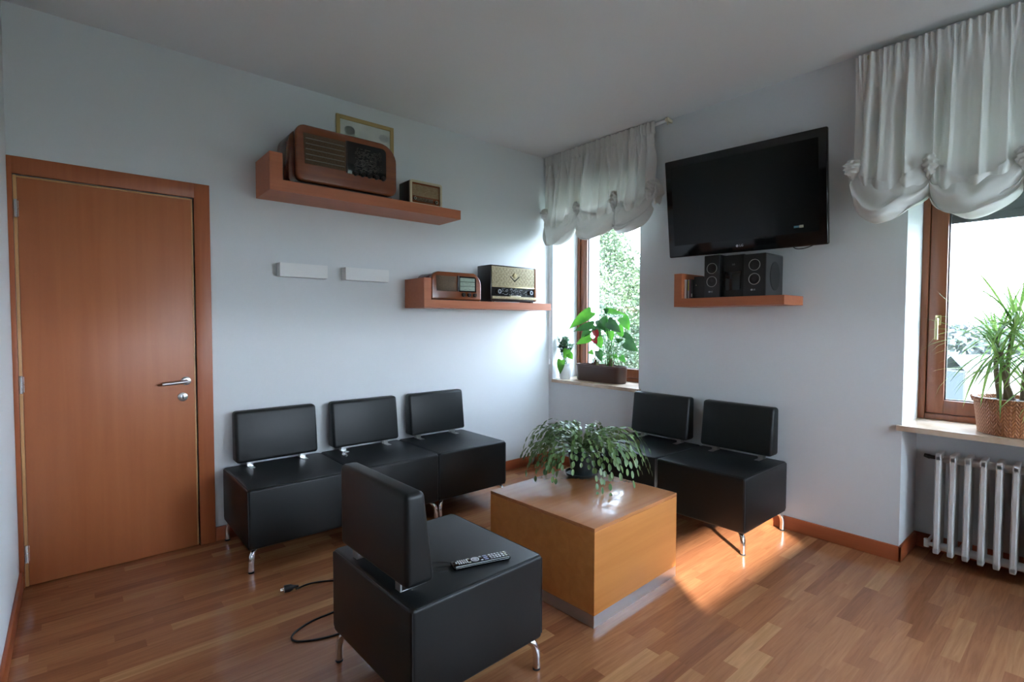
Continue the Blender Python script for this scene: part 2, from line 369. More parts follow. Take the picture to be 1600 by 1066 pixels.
hp = smooth_curve([(.708, -.05, 1.015), (.700, -.060, 1.014), (.68, -.064, 1.012), (.64, -.064, 1.010), (.585, -.062, 1.006)], 5)
add_tube(bm, hp, .0095, 12); obj('door_handle', bm, 'steel', leaf)
bm = BM(); mx = Matrix.Translation((.690, -.014, .921)) @ Matrix.Rotation(PI/2, 4, 'X')
add_lathe(bm, [(.0255, 0), (.0255, .006), (.022, .008), (0, .008)], 28, mx); kp = obj('keyhole_plate', bm, 'steel', leaf)
obj('keyhole', boxes((.6865, .6935, -.0245, -.0215, .910, .932), bev=.001), 'rubber', leaf)
for z in (.176, 1.047, 1.935):
    bm = BM(); add_tube(bm, [(-.004, -.022, z-.045), (-.004, -.022, z+.045)], .008, 12); add_box(bm, -.004, .006, -.0165, -.012, z-.04, z+.04)
    add_tube(bm, [(-.004, -.022, z-.003), (-.004, -.022, z+.003)], .0095, 12); obj('hinge', bm, 'chrome', d)
# windows
def window(name, y0, y1, z0, z1, label, handle=None, bottom=.042):
    wd = thing(name, label, 'window', (.35, y0, z0)); wd['kind'] = 'structure'; W = y1-y0; Hh = z1-z0
    def fr(x0, x1, i0, i1, nm, mk):
        bm = BM()
        add_box(bm, x0, x1, i0, i0+i1, i0, Hh-i0, bev=.004); add_box(bm, x0, x1, W-i0-i1, W-i0, i0, Hh-i0, bev=.004)
        add_box(bm, x0, x1, i0+i1, W-i0-i1, i0, i0+i1, bev=.004); add_box(bm, x0, x1, i0+i1, W-i0-i1, Hh-i0-i1, Hh-i0, bev=.004)
        return obj(nm, bm, mk, wd)
    fr(.0, .072, .0005, .034, 'window_frame', 'frame')
    s = fr(.012, .066, .038, .082, 'sash', 'frame')
    bm = BM(); i = .1205
    for k in (0, 1):
        a = i if k == 0 else W-i-.006
        add_box(bm, .034, .046, a, a+.006, i, Hh-i)
    add_box(bm, .034, .046, i, W-i, i, i+.006); obj('glazing_gasket', bm, 'dkgrey', s)
    obj('window_pane', boxes((.038, .042, i+.0005, W-i-.0005, i+.0005, Hh-i-.0005)), 'glass', s)
    if handle:
        hy, hz = handle[0]-y0, handle[1]-z0; bm = BM(); add_box(bm, .0, .012, hy-.014, hy+.014, hz-.03, hz+.03, bev=.004)
        add_tube(bm, smooth_curve([(.0, hy, hz+.005), (-.028, hy, hz+.005), (-.038, hy, hz-.006), (-.038, hy, hz-.05), (-.036, hy, hz-.115)], 4), .0085, 10)
        obj('window_handle', bm, 'brass', s)
    return wd
window('window_1', -1.06, -.05, .818, 2.55, 'brown wooden window in the corner behind the planter', handle=(-.98, 1.4))
window('window_2', -3.97, -2.85, .787, 2.55, 'brown wooden window at the right above the radiator', handle=(-2.935, 1.385))
def sillm(y0, y1, z0, z1, ov0, ov1):
    bm = BM(); add_prism(bm, [(.3495, y0+.0006), (.3495, y1-.0006), (-.0005, y1-.0006), (-.0005, y1+ov1), (-.035, y1+ov1), (-.035, y0-ov0), (-.0005, y0-ov0), (-.0005, y0+.0006)], 'z', z0, z1); return bm
struct('trim_1', sillm(-1.06, -.05, .789, .818, .022, -.022), 'sill', 'beige stone window sill under the planter', 'window sill')
struct('trim_2', sillm(-3.97, -2.85, .7575, .787, .02, .02), 'sill', 'beige stone window sill above the radiator', 'window sill')
wd = thing('window_3', 'brown window in the wall behind the camera', 'window', (-1.32, YF-.1, .95)); wd['kind'] = 'structure'
bm = BM()
for a, b, c, d_ in ((.0005, .06, .0005, 1.2495), (.86, .9195, .0005, 1.2495), (.06, .86, .0005, .06), (.06, .86, 1.19, 1.2495)): add_box(bm, a, b, -.06, 0, c, d_, bev=.004)
obj('window_frame', bm, 'frame', wd)
obj('window_pane', boxes((.0605, .8595, -.034, -.030, .0605, 1.1895)), 'glass', wd)
bm = boxes((-1.56, -1.44, YF-2.6, YF-.3005, -3.2, 3.4)); struct('sun_block_wall', bm, 'sun_block', 'added unseen wall outside behind the camera, blocking direct sun', 'wall')  # unseen wall added outside to keep direct sun out of the rear window
# roller shutter of window_2 (outside, half raised) and the nearly closed one behind the camera
def shutter(name, x0, x1, y0, y1, z0, z1, axis, label):
    bm = BM(); n = int(round((z1-z0)/.05)); h = (z1-z0)/n
    for i in range(n):
        add_box(bm, x0, x1, y0, y1, z0+i*h, z0+(i+1)*h-.0005, bev=.004)
    return struct(name, bm, 'shade', label, 'roller shutter')
shutter('roller_shutter', .47, .485, -3.905, -2.93, 1.965, 2.495, 'y', 'dark grey roller shutter slats above the right window')
shutter('roller_shutter', -3.34, -1.97, -5.12, -5.105, 1.30, 2.295, 'x', 'grey roller shutter let down in the window behind the camera')

# ------------------------------------------------------------------ lounge seats
MW, MD, MZ, MB = .6042, .5901, .459, .126
def lounge(label, loc, rotz, group=None):
    """origin: back-left floor corner; x = width, y: back at 0, front at -MD"""
    t = thing('lounge_chair', label, 'chair', loc, rotz, group)
    bm = BM(); add_box(bm, .001, MW-.001, -MD, 0, MB, MZ, bev=.016, seg=4)
    s = obj('seat', bm, 'leather', t, angle=60)
    bm = BM(); g = .0045
    for x in (g, MW-g): add_tube(bm, [(x, -MD+.02, MZ-g), (x, -.02, MZ-g)], .0022, 6)
    for y in (-MD+g-.001, -g+.001): add_tube(bm, [(.02, y, MZ-g), (MW-.02, y, MZ-g)], .0022, 6)
    for x in (g, MW-g):
        for y in (-MD+g-.001, -g+.001): add_tube(bm, [(x, y, MB+.02), (x, y, MZ-.012)], .0022, 6)
    obj('seam', bm, 'seam', s)
    bm = BM(); add_prism(bm, [(-.012, .494), (-.125, .494), (-.086, .811), (-.012, .811)], 'x', .052, MW-.052, bev=.020, seg=4)
    obj('backrest', bm, 'leather', t, angle=60)
    for x in (.14, MW-.14):
        bm = BM(); add_box(bm, x-.017, x+.017, -.078, -.072, MZ-.002, .504); add_box(bm, x-.017, x+.017, -.036, -.030, MZ-.002, .506); add_box(bm, x-.017, x+.017, -.134, -.030, MZ-.001, MZ+.003, bev=.001)
        obj('bracket', bm, 'steel', t)
    for sx in (0, 1):
        for sy in (0, 1):
            cx, cy = (.0175 if sx == 0 else MW-.0175), (-.0175 if sy == 0 else -MD+.0175); dx = 1 if sx == 0 else -1; dy = -1 if sy == 0 else 1
            pts = smooth_curve([(cx+dx*.055, cy+dy*.055, MB+.006), (cx+dx*.035, cy+dy*.035, MB-.006), (cx+dx*.010, cy+dy*.010, MB-.024), (cx+dx*.001, cy+dy*.001, MB-.055), (cx, cy, .03), (cx, cy, .008)], 4)
            bm = BM(); add_tube(bm, pts, .0145, 14); lg = obj('leg', bm, 'chrome', t)
            bm = BM(); add_tube(bm, [(cx, cy, 0), (cx, cy, .0085)], .0150, 14); obj('foot_cap', bm, 'rubber', lg)
    return t
AX, AY = -2.8787, -.022
protoA = lounge('black leather lounge seat nearest the door, leftmost of the row of three', (AX, AY, 0), 0, 'lounge seats along the radio wall')
def dupl(label, loc, rotz, group=None):
    c = copy_tree(protoA); c.location = loc; c.rotation_euler = (0, 0, rotz); c['label'] = label
    if group: c['group'] = group
    elif 'group' in c: del c['group']
    return c
dupl('black leather lounge seat in the middle of the row, behind the single seat', (AX+.6062, AY, 0), 0, 'lounge seats along the radio wall')
dupl('black leather lounge seat at the right end of the row of three', (AX+2*.6062, AY, 0), 0, 'lounge seats along the radio wall')
BXX, BYY = -.0301, -2.253
dupl('black leather lounge seat under the corner window behind the table plant', (BXX, BYY+2*.6062, 0), -PI/2, 'lounge seats under the television')
dupl('black leather lounge seat under the television beside the sunny floor', (BXX, BYY+.6062, 0), -PI/2, 'lounge seats under the television')
# single seat in the foreground: back towards -x, faces +x
CR = math.radians(1.6995)
front = dupl('single black leather lounge seat in the foreground with the remote control on it', (-2.7847, -2.2033, 0), PI/2+CR)
bm = BM()   # soft creases on the front seat
for pts in ([(-2.60, -1.955), (-2.55, -1.975), (-2.505, -2.01)], [(-2.635, -2.02), (-2.585, -2.04), (-2.545, -2.058)], [(-2.58, -2.00), (-2.545, -2.02), (-2.515, -2.035)]):
    c = smooth_curve([(x, y, MZ-.0008) for x, y in pts], 5); n = len(c)
    add_tube(bm, c, [.0005+.0042*math.sin(PI*i/(n-1)) for i in range(n)], 8)
cr_ = obj('crease', bm, 'leather', None); seat_o = [c for c in front.children if c.name.startswith('seat')][0]
cr_.parent = seat_o; cr_.matrix_parent_inverse = (Matrix.Translation((-2.7847, -2.2033, 0)) @ Matrix.Rotation(PI/2+CR, 4, 'Z')).inverted()

# ------------------------------------------------------------------ coffee table
t = thing('coffee_table', 'cube shaped beech coffee table with metal plinth in the middle of the room', 'table', (-1.8363, -2.1431, 0), math.radians(2.38))
TW, TD, TH = .7106, .708, .4529
obj('table_body', boxes((0, TW, 0, TD, .056, TH-.019), bev=.0015), 'table', t)
obj('table_top', boxes((0, TW, 0, TD, TH-.018, TH), bev=.0015), 'table_top', t)
obj('plinth', boxes((.001, TW-.001, .001, TD-.001, 0, .0555)), 'alu', t)['label'] = 'brushed metal plinth'

# ------------------------------------------------------------------ shelves
def shelf_x(label, x0, x1, dep, z0, z1, zb, wb):
    o = BM(); add_prism(o, [(x0, z0), (x1, z0), (x1, z1), (x0+wb, z1), (x0+wb, zb), (x0, zb)], 'y', -dep, -.0006)
    return tag(obj('wall_shelf', o, 'shelf_x', smooth=False), label, 'shelf')
S1 = 2.232; S2 = 1.538; S3 = 1.538
shelf_x('upper cherry wood L shaped wall shelf carrying the big old radio', -2.655, -1.268, .305, 2.163, S1, 2.392, .075)
shelf_x('lower cherry wood L shaped wall shelf beside the corner window', -1.587, -.262, .29, 1.478, S2, 1.700, .060)
bm = BM(); add_prism(bm, [(-2.314, 1.480), (-1.565, 1.480), (-1.565, 1.715), (-1.625, 1.715), (-1.625, S3), (-2.314, S3)], 'x', -.295, -.0006)
tag(obj('wall_shelf', bm, 'shelf_y', smooth=False), 'cherry wood L shaped shelf under the television', 'shelf')

# ------------------------------------------------------------------ radios
def knob(parent, x, y, z, r, d, mk='walnut_dk', ring=None):
    bm = BM(); mx = Matrix.Translation((x, y, z)) @ Matrix.Rotation(PI/2, 4, 'X')
    add_lathe(bm, [(r, 0), (r, d*.7), (r*.85, d), (0, d)], 20, mx); k = obj('knob', bm, mk, parent)
    if ring:
        bm = BM(); add_lathe(bm, [(r*.82, d*.9), (r*.82, d*1.12), (r*.62, d*1.12), (r*.62, d*.9)], 20, mx); obj('knob_ring', bm, ring, k)
    return k
def marks(parent, x0, x1, z0, z1, y, n, seed, mk='marks', name='dial_print', rows=None):
    rnd = random.Random(seed); bm = BM(); nr = rows or 12
    for i in range(n):
        z = z0+(z1-z0)*(int(rnd.random()*nr)+.5)/nr; x = x0+(x1-x0)*rnd.random(); wv = min(.004+rnd.random()*.012, x1-x)
        if wv < .002: continue
        add_box(bm, x, x+wv, y-.0004, y, z-.0010, z+.0010)
    return obj(name, bm, mk, parent)
# big radio: local x 0..W, front at y=-D
r1 = thing('tube_radio', 'large dark walnut tube radio with black dial, on the upper shelf', 'radio', (-2.525, -.012, S1))
Wd = .705
bm = BM(); add_prism(bm, rounded(.0, Wd-.012, .012, .352, (.03, .04, .13, .085)), 'y', -.225, 0, bev=.006); obj('case', bm, 'walnut', r1)
bm = BM(); add_prism(bm, rounded(.028, Wd+.012, .020, .372, (.05, .05, .125, .06)), 'y', -.285, -.2255, bev=.016, seg=4); fr1 = obj('front_panel', bm, 'walnut_lt', r1)
bm = boxes((.02, Wd-.02, -.27, -.01, 0, .0118)); obj('base_strip', bm, 'walnut_dk', r1)
bm = BM(); add_prism(bm, [(.080, .130), (.345, .130), (.345, .318), (.072, .318)], 'y', -.2875, -.284, bev=.001); g = obj('speaker_grille', bm, 'cloth_br', fr1)
bm = BM()
for i in range(5): add_tube(bm, [(.085, -.2885, .155+i*.033), (.335, -.2885, .155+i*.033)], .0026, 6)
obj('grille_bar', bm, 'marks', g)
bm = BM(); add_prism(bm, rounded(.355, .632, .118, .330, (.004, .02, .03, .004)), 'y', -.2885, -.284, bev=.001); dl = obj('dial', bm, 'dial', fr1)
marks(dl, .40, .60, .15, .30, -.2886, 240, 3, rows=16); marks(dl, .44, .56, .14, .23, -.2886, 130, 4, rows=12)
bm = boxes((.345, .355, -.290, -.284, .120, .328)); obj('dial_post', bm, 'walnut_dk', fr1)
for i in range(5): knob(fr1, .408+i*.050, -.2890, .125, .0155, .022)
# small radio
r2 = thing('table_radio', 'small dark radio with cream rim on the right of the upper shelf', 'radio', (-1.683, -.095, S1))
bm = BM(); add_prism(bm, rounded(0, .272, 0, .178, (.012,)*4), 'y', -.150, 0, bev=.004); obj('case', bm, 'walnut_dk', r2)
bm = BM()
o1 = rounded(0, .272, 0, .178, (.016,)*4); i1 = rounded(.016, .256, .015, .163, (.008,)*4)
va = [bm.verts.new((p[0], -.168, p[1])) for p in o1]; vb = [bm.verts.new((p[0], -.168, p[1])) for p in i1]; vc = [bm.verts.new((p[0], -.1505, p[1])) for p in o1]; vd = [bm.verts.new((p[0], -.1505, p[1])) for p in i1]
n_ = len(o1)
for i in range(n_):
    j = (i+1) % n_
    bm.faces.new((va[i], va[j], vb[j], vb[i])); bm.faces.new((va[i], vc[i], vc[j], va[j])); bm.faces.new((vb[i], vb[j], vd[j], vd[i])); bm.faces.new((vc[i], vd[i], vd[j], vc[j]))
obj('rim', bm, 'cream', r2)
bm = boxes((.0165, .2555, -.158, -.1505, .0155, .1625)); pn = obj('front_panel', bm, 'walnut_lt', r2)
bm = BM()
for i in range(22): add_box(bm, .026+i*.0102, .0305+i*.0102, -.162, -.158, .066, .150, bev=.001)
obj('speaker_grille', bm, 'cloth_gold', pn)
bm = boxes((.052, .200, -.1605, -.158, .030, .058), bev=.001); q = obj('dial', bm, 'cloth_br', pn); marks(q, .06, .195, .034, .054, -.1606, 26, 5, rows=3)
knob(pn, .040, -.158, .046, .012, .012, 'walnut_dk', 'cream'); knob(pn, .224, -.158, .040, .014, .012, 'walnut_dk', 'cream')
# arched radio on the lower shelf
r3 = thing('tube_radio', 'rounded walnut radio with pale green dial, on the lower shelf', 'radio', (-1.505, -.02, S2))
arch = rounded(0, .470, .006, .205, (.01, .012, .075, .06)); arch = [(x, z+(.036*math.sin(PI*min(1, max(0, x/.47))) if z > .12 else 0)) for x, z in arch]
bm = BM(); add_prism(bm, [(x*.97+.005, z*.96) for x, z in arch], 'y', -.185, 0, bev=.004); obj('case', bm, 'walnut', r3)
bm = BM(); add_prism(bm, arch, 'y', -.242, -.1855, bev=.012, seg=4); f3 = obj('front_panel', bm, 'walnut_lt', r3)
bm = boxes((.01, .46, -.23, -.01, 0, .0058)); obj('base_strip', bm, 'walnut_dk', r3)
bm = BM(); add_prism(bm, [(.045, .072), (.225, .072), (.225, .188), (.038, .188)], 'y', -.2445, -.241, bev=.001); obj('speaker_grille', bm, 'cloth_br', f3)['label'] = 'brown cloth grille'
bm = boxes((.232, .246, -.250, -.241, .072, .195), bev=.003); obj('dial_post', bm, 'walnut_dk', f3)
bm = BM(); add_prism(bm, rounded(.246, .415, .070, .192, (.01, .01, .02, .004)), 'y', -.2455, -.241); dq = obj('dial_frame', bm, 'dial', f3)
obj('dial', boxes((.256, .400, -.2475, -.2457, .080, .180)), 'dial_green', dq)
bm = BM()
for z in (.115, .150): add_box(bm, .256, .400, -.2485, -.2476, z-.0016, z+.0016)
obj('dial_line', bm, 'dial', dq); marks(dq, .262, .392, .085, .176, -.2477, 60, 8, 'grey', rows=8)
for x in (.290, .345, .400): knob(f3, x, -.2425, .048, .0165, .016, 'walnut_dk')
# cream fronted radio
r4 = thing('tube_radio', 'dark cased radio with gold cloth front and chevron badge, nearest the corner window', 'radio', (-.925, -.06, S2))
bm = BM(); add_prism(bm, [(0, .014), (.515, .014), (.515, .312), (0, .312)], 'y', -.185, 0, bev=.006); obj('case', bm, 'walnut_dk', r4)
obj('side_cheek', boxes((.488, .512, -.1945, -.1855, .018, .305), bev=.002), 'walnut_lt', r4)
bm = BM(); add_prism(bm, [(.006, .135), (.486, .135), (.486, .300), (.006, .300)], 'y', -.1945, -.1855, bev=.002); g4 = obj('speaker_grille', bm, 'cloth_gold', r4)
bm = BM(); rnd = random.Random(5)
for i in range(26):
    x = .016+i*.0184
    for k in range(4):
        z = .148+k*.038+(i % 2)*.019+rnd.random()*.006
        if z+.022 < .296: add_box(bm, x, x+.0016, -.1955, -.1945, z, z+.022)
obj('grille_thread', bm, 'walnut_dk', g4)
bm = BM()
for s in (-1, 1):
    a = Vector((.255, -.197, .182)); b = Vector((.255+s*.052, -.197, .222)); add_tube(bm, [a, b], .0032, 6)
obj('chevron', bm, 'walnut_dk', g4)
bm = BM(); add_lathe(bm, [(.0, .010), (.018, .008), (.021, .004), (.021, 0)], 6, Matrix.Translation((.255, -.1945, .232)) @ Matrix.Rotation(PI/2, 4, 'X')); obj('badge', bm, 'brass', g4)
obj('trim_bar', boxes((.006, .486, -.1975, -.186, .126, .134), bev=.002), 'brass', r4)
bm = BM(); add_prism(bm, [(.010, .056), (.484, .056), (.484, .125), (.010, .125)], 'y', -.190, -.1855); d4 = obj('dial', bm, 'dial', r4)
marks(d4, .11, .40, .062, .122, -.1902, 80, 9, 'silver', rows=7)
knob(d4, .078, -.190, .090, .021, .018, 'black', 'silver'); knob(d4, .440, -.190, .090, .021, .018, 'black', 'silver')
obj('key_strip', boxes((.006, .512, -.205, -.1855, .028, .050), bev=.003), 'cloth_gold', r4)
obj('key_cover', boxes((.20, .32, -.2053, -.188, .0502, .060), bev=.002), 'cream', r4)
for x in (.02, .465): obj('foot', boxes((x, x+.03, -.17, -.02, 0, .0138)), 'rubber', r4)

# ------------------------------------------------------------------ picture, wall lamps
p = thing('picture_frame', 'gilt framed faded print hanging behind the big radio', 'picture', (-2.128, 0, 2.608))
PW, PH = .444, .232
bm = BM(); o_ = .028
add_box(bm, 0, o_, -.020, -.001, 0, PH, bev=.003); add_box(bm, PW-o_, PW, -.020, -.001, 0, PH, bev=.003); add_box(bm, o_, PW-o_, -.020, -.001, 0, o_, bev=.003); add_box(bm, o_, PW-o_, -.020, -.001, PH-o_, PH, bev=.003)
obj('frame', bm, 'gilt', p)
bm = boxes((o_, PW-o_, -.010, -.001, o_, PH-o_)); pr = obj('print', bm, 'paper', p)
bm = BM()
for cx, cz, rr in ((.10, .135, .030), (.365, .138, .028)):
    bm = BM(); add_lathe(bm, [(rr, .0005), (0, .0005)], 16, Matrix.Translation((cx, -.0102, cz)) @ Matrix.Rotation(PI/2, 4, 'X'), sx=1.4)
    obj('faint_motif', bm, 'ink', pr)
for x0, x1, lb in ((-2.535, -2.222, 'white plaster uplighter box on the wall, left of the pair, nearer the door'), (-2.092, -1.758, 'white plaster uplighter box on the wall, right of the pair, nearer the lower shelf')):
    bm = BM(); wv = .004
    add_box(bm, x0, x1, -.070, -.066, 1.668, 1.757); add_box(bm, x0, x0+wv, -.066, -.0006, 1.668, 1.757); add_box(bm, x1-wv, x1, -.066, -.0006, 1.668, 1.757); add_box(bm, x0+wv, x1-wv, -.066, -.0006, 1.668, 1.674)
    tag(obj('wall_lamp', bm, 'plaster', smooth=False), lb, 'wall lamp', 'white wall lamps')

# ------------------------------------------------------------------ television
tv = thing('television', 'black flat television on the wall bracket, tilted down', 'television', (-.205, -1.984, 2.181))
TVW, TVH = 1.022, .684
# local: x across (viewer's left to right), z up, y = into the wall
tvm = bpy.data.objects.new('x', None)
bpy.data.objects.remove(tvm)
tv.rotation_mode = 'XYZ'
yaw = math.radians(-6.277); ti = math.radians(8.1)
rr_ = Vector((-math.sin(yaw), -math.cos(yaw), 0)); nn = Vector((-math.cos(yaw), math.sin(yaw), 0)); uu = Vector((0, 0, 1))*math.cos(ti)+nn*math.sin(ti); ff = rr_.cross(uu)   # ff faces the room
if ff.dot(nn) < 0: ff = -ff
tv.matrix_world = Matrix(((rr_.x, -ff.x, uu.x, -.205), (rr_.y, -ff.y, uu.y, -1.984), (rr_.z, -ff.z, uu.z, 2.181), (0, 0, 0, 1)))
bm = BM(); add_box(bm, -TVW/2, TVW/2, 0, .038, -TVH/2, TVH/2, bev=.010, seg=3); obj('housing', bm, 'gloss', tv)
bm = BM(); bz = .040
add_box(bm, -TVW/2+.006, TVW/2-.006, -.004, .004, -TVH/2+.006, TVH/2-.006, bev=.003); bz_o = obj('bezel', bm, 'gloss', tv)
obj('screen', boxes((-TVW/2+.048, TVW/2-.048, -.0052, -.0041, -TVH/2+.085, TVH/2-.052)), 'screen', bz_o)
bm = BM(); add_box(bm, -.06, .06, .038, .12, -.12, .12); add_box(bm, -.03, .03, .12, .152, -.10, .06); obj('wall_mount', bm, 'matblack', tv)
bm = text_bm('LG', .021); bm.transform(Matrix.Translation((.005, -.0049, -TVH/2+.043)) @ FACE_MY); 
add_lathe(bm, [(.0085, 0), (.0085, .0008), (0, .0008)], 20, Matrix.Translation((-.022, -.0042, -TVH/2+.043)) @ Matrix.Rotation(PI/2, 4, 'X')); obj('logo', bm, 'silver', bz_o)
bm = BM(); add_box(bm, .325, .355, -.0060, -.0053, -TVH/2+.118, -TVH/2+.130); st = obj('sticker', bm, mat('sticker_blue', (.08, .22, .30), .4), bz_o)
bm = BM(); add_box(bm, .3552, .378, -.0060, -.0053, -TVH/2+.116, -TVH/2+.132); obj('sticker_label', bm, mat('sticker_pale', (.5, .5, .42), .4), st)
bm = BM(); add_tube(bm, smooth_curve([(.30, .036, -TVH/2+.02), (.32, .03, -TVH/2-.008), (.36, .026, -TVH/2-.014), (.40, .03, -TVH/2-.006), (.44, .036, -TVH/2+.01)], 5), .003, 6); obj('cable', bm, 'rubber', tv)

# ------------------------------------------------------------------ speakers and media boxes on the shelf, built facing -x
def driver(parent, x, y, z, r, nm='speaker_driver'):
    mx = Matrix.Translation((x, y, z)) @ Matrix.Rotation(-PI/2, 4, 'Y')
    bm = BM(); add_lathe(bm, [(r, 0), (r, .0015), (r*.965, .0025), (r*.93, .0015), (r*.93, 0)], 32, mx); ring = obj(nm, bm, 'steel', parent)
    bm = BM(); add_lathe(bm, [(r*.92, .0005), (r*.8, .003), (r*.45, -.0), (r*.2, .004), (0, .005)], 28, mx); obj('cone', bm, 'matblack', ring)
def speaker(label, y0, y1, front, back, h):
    t = thing('speaker', label, 'speaker', (back, y0, S3)); D = back-front; W = y1-y0
    bm = BM(); add_box(bm, -D, 0, 0, W, 0, h, bev=.004); obj('case', bm, 'black', t)
    driver(t, -D-.0002, W/2, .108, .036); driver(t, -D-.0002, W/2, .197, .036)
    b = text_bm('LG', .013); b.transform(Matrix.Translation((-D-.0004, W/2, .040)) @ FACE_MX)
    add_lathe(b, [(.006, 0), (.006, .0008), (0, .0008)], 16, Matrix.Translation((-D-.0002, W/2+.016, .040)) @ Matrix.Rotation(-PI/2, 4, 'Y')); obj('logo', b, 'silver', t)
    return t
speaker('black satellite speaker with two ringed drivers, left of the black media case', -1.893, -1.782, -.275, -.155, .286)
t = speaker('black speaker with two ringed drivers and an oval side grille, right end of the shelf', -2.198, -2.058, -.285, -.03, .268)
cs_ = t.children[0]
bm = BM(); add_box(bm, -.250, -.004, -.0012, -.0002, .003, .259); sp_ = obj('side_panel', bm, 'dkgrey', cs_)
bm = BM(); add_lathe(bm, [(.100, 0), (.100, .003), (.085, .005), (.0, .002)], 40, Matrix.Translation((-.125, -.0012, .128)) @ Matrix.Rotation(PI/2, 4, 'X'), sx=.72, sy=.92); obj('side_grille', bm, 'matblack', sp_)
t = thing('media_case', 'flat fronted black audio case between the two ringed speakers', 'audio player', (-.02, -2.045, S3))
bm = BM(); add_box(bm, -.225, 0, .0005, .143, 0, .278, bev=.003); c_ = obj('case', bm, 'black', t)
bm = BM(); add_box(bm, -.2265, -.2252, .02, .13, .045, .17, bev=.0005); obj('front_door', bm, 'gloss', c_)
b = text_bm('LG', .016); b.transform(Matrix.Translation((-.2259, .072, .215)) @ FACE_MX); obj('logo', b, 'silver', c_)
# discs / cases leaning in the shelf corner
bk = [('white', .016, .135, .155, (.62, .62, .60), 'slim white disc case against the shelf upright'), ('darkblue', .007, .135, .15, (.02, .03, .05), 'thin navy disc case beside the white one'),
      ('grey', .012, .133, .16, (.42, .45, .45), 'grey and yellow disc case in the stack beside the white one'), ('plum', .010, .137, .15, (.10, .03, .06), 'dark plum coloured disc case beside the grey one'), ('black', .016, .132, .15, (.012, .014, .016), 'black disc case with pale label next to the left speaker')]
yy = -1.6262
for nm, wv, hh, dp, c, lb in bk:
    mm = mat('case_'+nm, c, .35); t = thing('disc_case', lb, 'disc case', (-.262, yy, S3), 0, 'disc cases on the television shelf')
    obj('case', boxes((0, dp, -wv, -.0006, 0, hh), bev=.001), mm, t)
    if nm == 'grey': obj('spine_label', boxes((-.0006, 0, -wv+.0015, -.002, .055, .128)), mat('yellow_spine', (.45, .42, .05), .5), t)['label'] = 'yellow green spine'
    if nm == 'black': obj('spine_label', boxes((-.0006, 0, -wv+.004, -.005, .012, .034)), mat('pale_spine', (.5, .52, .54), .5), t)['label'] = 'pale label'
    yy -= wv+.0008
t = thing('network_box', 'small black box with pale marks left of the ringed speaker', 'audio player', (-.250, yy-.001, S3))
obj('case', boxes((0, .16, -.085, 0, 0, .150), bev=.003), 'black', t)
obj('indicator', boxes((-.0008, 0, -.020, -.014, .088, .096)), 'cream', t)

# ------------------------------------------------------------------ remote
rc = thing('remote_control', 'black remote control with grey buttons lying on the foreground seat', 'remote control', (-2.422, -2.083, MZ), 0)
rc.rotation_euler = (0, 0, math.atan2(-2.115+2.052, -2.315+2.535)); RLn, RW = .228, .050
bm = BM(); add_box(bm, -RLn/2, RLn/2, -RW/2, RW/2, .0005, .017, bev=.006, seg=3); cs = obj('casing', bm, 'gloss', rc)
bm = BM(); add_tube(bm, [(-RLn/2+.008, -RW/2+.0012, .0145), (RLn/2-.008, -RW/2+.0012, .0145)], .0016, 6); add_tube(bm, [(-RLn/2+.008, -RW/2-.0002, .0085), (RLn/2-.008, -RW/2-.0002, .0085)], .0011, 6); obj('side_trim', bm, 'silver', cs)
def btn(x, y, sx, sy, mk='silver'):
    obj('button', boxes((x-sx, x+sx, y-sy, y+sy, .0168, .0190), bev=.0012), mk, cs)
M['btn'] = mat('button_grey', (.55, .56, .57), .4); M['btn_y'] = mat('button_yellow', (.55, .52, .40), .4); M['btn_b'] = mat('button_blue', (.35, .38, .55), .4)
for i in range(6): btn(-.098+i*.0085, 0, .0028, .015 if i else .007, 'btn')
for y in (-.014, .014): btn(-.048, y, .0042, .0035, 'btn_y')
bm = BM(); add_lathe(bm, [(.016, .0168), (.016, .019), (.0105, .019), (.0105, .0168)], 28, Matrix.Translation((-.024, 0, 0))); obj('navigation_ring', bm, 'btn', cs)
bm = BM(); add_lathe(bm, [(.0075, .0168), (.0075, .0192), (0, .0192)], 20, Matrix.Translation((-.024, 0, 0))); obj('button', bm, 'btn', cs)
for y in (-.014, .014): btn(.0, y, .0042, .0035, 'btn')
for y in (-.014, 0, .014): btn(.018, y, .008, .0035, 'btn_b')
for i in range(4):
    for y in (-.014, 0, .014): btn(.038+i*.0115, y, .0042, .0042, 'btn')
for i in range(2):
    for y in (-.014, 0, .014): btn(.086+i*.012, y, .0045, .0042, 'btn_y' if i else 'btn')

# ------------------------------------------------------------------ cable and plug on the floor
t = thing('power_cable', 'black power cable with plug lying on the parquet behind the foreground seat', 'cable', (-2.78, -.92, 0))
wp = [(-2.735, -.935), (-2.66, -.925), (-2.57, -.965), (-2.47, -1.06), (-2.44, -1.18), (-2.52, -1.26), (-2.67, -1.265), (-2.78, -1.275), (-2.865, -1.315), (-2.885, -1.365), (-2.835, -1.41), (-2.73, -1.445), (-2.62, -1.44), (-2.52, -1.40), (-2.42, -1.38)]
bm = BM(); add_tube(bm, smooth_curve([(x+2.78, y+.92, .0045) for x, y in wp], 8), .0040, 8); obj('cord', bm, 'rubber', t)
bm = BM(); mx = Matrix.Translation((0.045, -.015, .018)) @ Matrix.Rotation(math.radians(170), 4, 'Z') @ Matrix.Rotation(PI/2, 4, 'Y')
add_lathe(bm, [(.0045, -.012), (.006, -.004), (.010, .012), (.017, .026), (.0185, .040), (.0185, .055), (0, .055)], 20, mx); pg = obj('plug', bm, 'black', t)
bm = BM()
for s in (-1, 1):
    a = mx @ Vector((0, s*.0095, .054)); b = mx @ Vector((0, s*.0095, .073)); add_tube(bm, [a, b], .0022, 8)
obj('pin', bm, 'chrome', pg)

